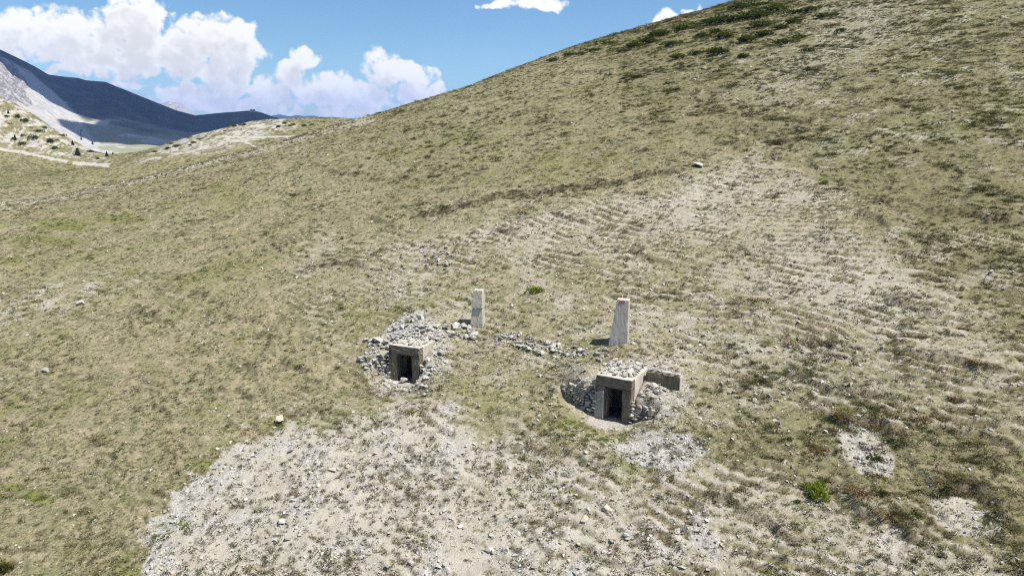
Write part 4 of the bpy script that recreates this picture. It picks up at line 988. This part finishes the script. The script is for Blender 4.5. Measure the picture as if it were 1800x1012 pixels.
for k, (x, y, w, l) in enumerate([(1482, 733, 26, 'tall rusty grass clump above the stony bare patch'), (1535, 750, 20, 'rusty grass clump on the top rim of the stony bare patch'), (1585, 762, 24, 'rusty grass clump right of the stony bare patch'), (1616, 737, 22, 'rusty grass clump furthest right above the bare patch'),
                                  (1512, 868, 30, 'dark rusty grass clump left of the dull olive bush'), (1388, 604, 16, 'rusty grass clump alone on the right middle slope'), (1560, 905, 28, 'rusty grass fringe above the lowest bare patch'), (1438, 792, 20, 'rusty grass clump left of the stony bare patch'),
                                  (1720, 640, 22, 'rusty grass clump near the right edge'), (1443, 605, 20, 'low rusty grass clump right of the lone clump'), (1328, 528, 14, 'brown grass clump on the middle right slope'), (1680, 700, 18, 'brown grass clump below the one near the right edge')]):
    bush(x, y, w, .62, 'rust', l, 'grass clump', 'grass_clump', 'rusty grass clumps', k)
for k, (x, y, w) in enumerate([(1325, 32, 46), (1290, 38, 40), (1345, 46, 34), (1318, 72, 36), (1342, 62, 30), (1382, 76, 32), (1402, 68, 24), (1262, 94, 34), (1252, 42, 36), (1205, 52, 34), (1118, 82, 26), (1138, 76, 34), (1160, 62, 30), (1070, 78, 24), (1045, 90, 20), (972, 108, 22), (1000, 98, 20),
                               (1115, 137, 22), (1196, 102, 26), (1272, 66, 30), (1360, 20, 40), (1392, 24, 26), (1425, 20, 26), (1375, 50, 22), (1020, 97, 18), (1090, 92, 24), (1180, 80, 26), (1230, 66, 28), (1300, 16, 34), (1330, 12, 30), (1400, 40, 26), (1255, 58, 24), (1450, 30, 26), (1480, 55, 18), (1225, 95, 20), (1310, 100, 22), (1420, 90, 20)]):
    bush(x, y, w * 1.3, .30, 'juniper', 'low dark green juniper mat below the skyline on the upper right', 'shrub', 'juniper_shrub', 'juniper mats along the upper ridge', k)
for k, (x, y, w) in enumerate([(60, 244, 20), (24, 246, 12), (38, 254, 14), (30, 206, 14), (45, 214, 16), (70, 232, 14), (95, 262, 14), (90, 250, 18), (12, 206, 12), (110, 240, 12), (160, 268, 12), (172, 280, 10), (40, 240, 10), (78, 226, 10)]):
    bush(x, y, w * .8, .62, 'juniper', 'dark green shrub on the pale scree hill at the far left', 'shrub', 'juniper_shrub', 'shrubs on the pale hill', k)
for k, (x, y, w) in enumerate([(340, 252, 14), (352, 246, 12), (310, 258, 14), (295, 262, 14), (334, 256, 10), (300, 254, 12), (272, 268, 12), (412, 223, 14), (428, 221, 16), (510, 222, 10), (516, 220, 10), (500, 218, 12), (395, 231, 8), (535, 222, 12), (548, 220, 10), (490, 224, 14)]):
    bush(x, y, w * .8, .5, 'juniper', 'dark green shrub on the pale knoll at the left skyline', 'shrub', 'juniper_shrub', 'shrubs on the knoll', k)

def fir_mesh(seed):
    r = random.Random(seed); v = []; f = []
    for i in range(260):
        z = r.random() ** .8; rad = (1 - z) * .26 * r.uniform(.55, 1.1) + .015; a = r.uniform(0, 6.283); zz = .08 + z * .92
        c = Vector((math.cos(a) * rad, math.sin(a) * rad, zz - rad * .35)); t = Vector((-math.sin(a), math.cos(a), 0)); k = len(v); L = .07 * r.uniform(.6, 1.3)
        i0 = Vector((math.cos(a) * rad * .25, math.sin(a) * rad * .25, zz + .03)); v += [i0, c + t * L, c - t * L, c + Vector((0, 0, -.05))]; f += [(k, k + 1, k + 3), (k, k + 3, k + 2)]
    return pydata('crown', v, f)
TRK = pydata('trunk', [(.025 * math.cos(a), .025 * math.sin(a), -.08) for a in np.linspace(0, 5.5, 7)] + [(0, 0, .9)], [(i, (i + 1) % 7, 7) for i in range(7)]); TRK.materials.append(M_BARK)
FIRM = [fir_mesh(s) for s in (1, 2)]
for q in FIRM: q.materials.append(M_FIR)
def fir(pos, H, label, k, wide=1.0):
    t = empty('fir_tree', tuple(pos), k * 1.1); tag(t, label, 'tree', 'conifers on the far left'); obj('crown', FIRM[k % 2], None, t, scl=(H * wide, H * wide, H)); obj('trunk', TRK, None, t, scl=(H, H, H))
for k, (x, y, hp, l, wd) in enumerate([(137, 273, 12, 'largest dark fir at the foot of the pale hill', 1.9), (128, 255, 8, 'small fir on the edge of the pale hill above the largest fir', 1.3), (188, 275, 8, 'dark fir at the lower end of the pale hill', 1.6), (27, 246, 9, 'lone fir amid the scree of the pale hill', 1.1), (15, 200, 7, 'fir on the skyline of the pale hill', 1.2)]):
    h = hit(x, y, y0=200); fir(h, hp * h[1] / 1230, l, k, wd)
MT = bpy.data.objects['mountain']; bpy.context.view_layer.update()
def mhit(px, py):
    d = Vector(ray(px, py)).normalized(); ok, loc, nrm, fi = MT.ray_cast(Vector((0, 0, 0)), d); return np.array(loc) if ok else None
for k, (x, y, hp, l) in enumerate([(143, 231, 4, 'topmost of three tiny firs in the far valley'), (142, 237, 3.5, 'middle one of three tiny firs in the far valley'), (143, 246, 5, 'lowest of three tiny firs in the far valley'), (163, 254, 5, 'tiny lone fir right of the three in the far valley'), (199, 276, 8, 'tiny slim fir at the valley mouth')]):
    h = mhit(x, y)
    if h is not None: fir(h, hp * h[1] / 1230, l, k, 1.7)

# old fort on the dark ridge
h = mhit(444.5, 196.5)
if h is None: h = np.array(cpt(444.5, 196, 3100))
t = empty('ridge_fort', (h[0], h[1], h[2] - 3), .15); tag(t, 'small ruined fort on top of the dark ridge', 'fort')
block('wall', t, M_CONCG, -9, 9, -7, 7, -6, 10.5, seed=81, amp=.25, cuts=5, wear=1.2)
block('parapet', t, M_CONCG, -9.6, -2, -7.6, 7.6, 10.55, 13, seed=82, amp=.2, cuts=3, wear=.5)
block('turret', t, M_CONCG, 1.5, 9.5, -5, 5, 10.55, 12.2, seed=83, amp=.2, cuts=3, wear=.5)
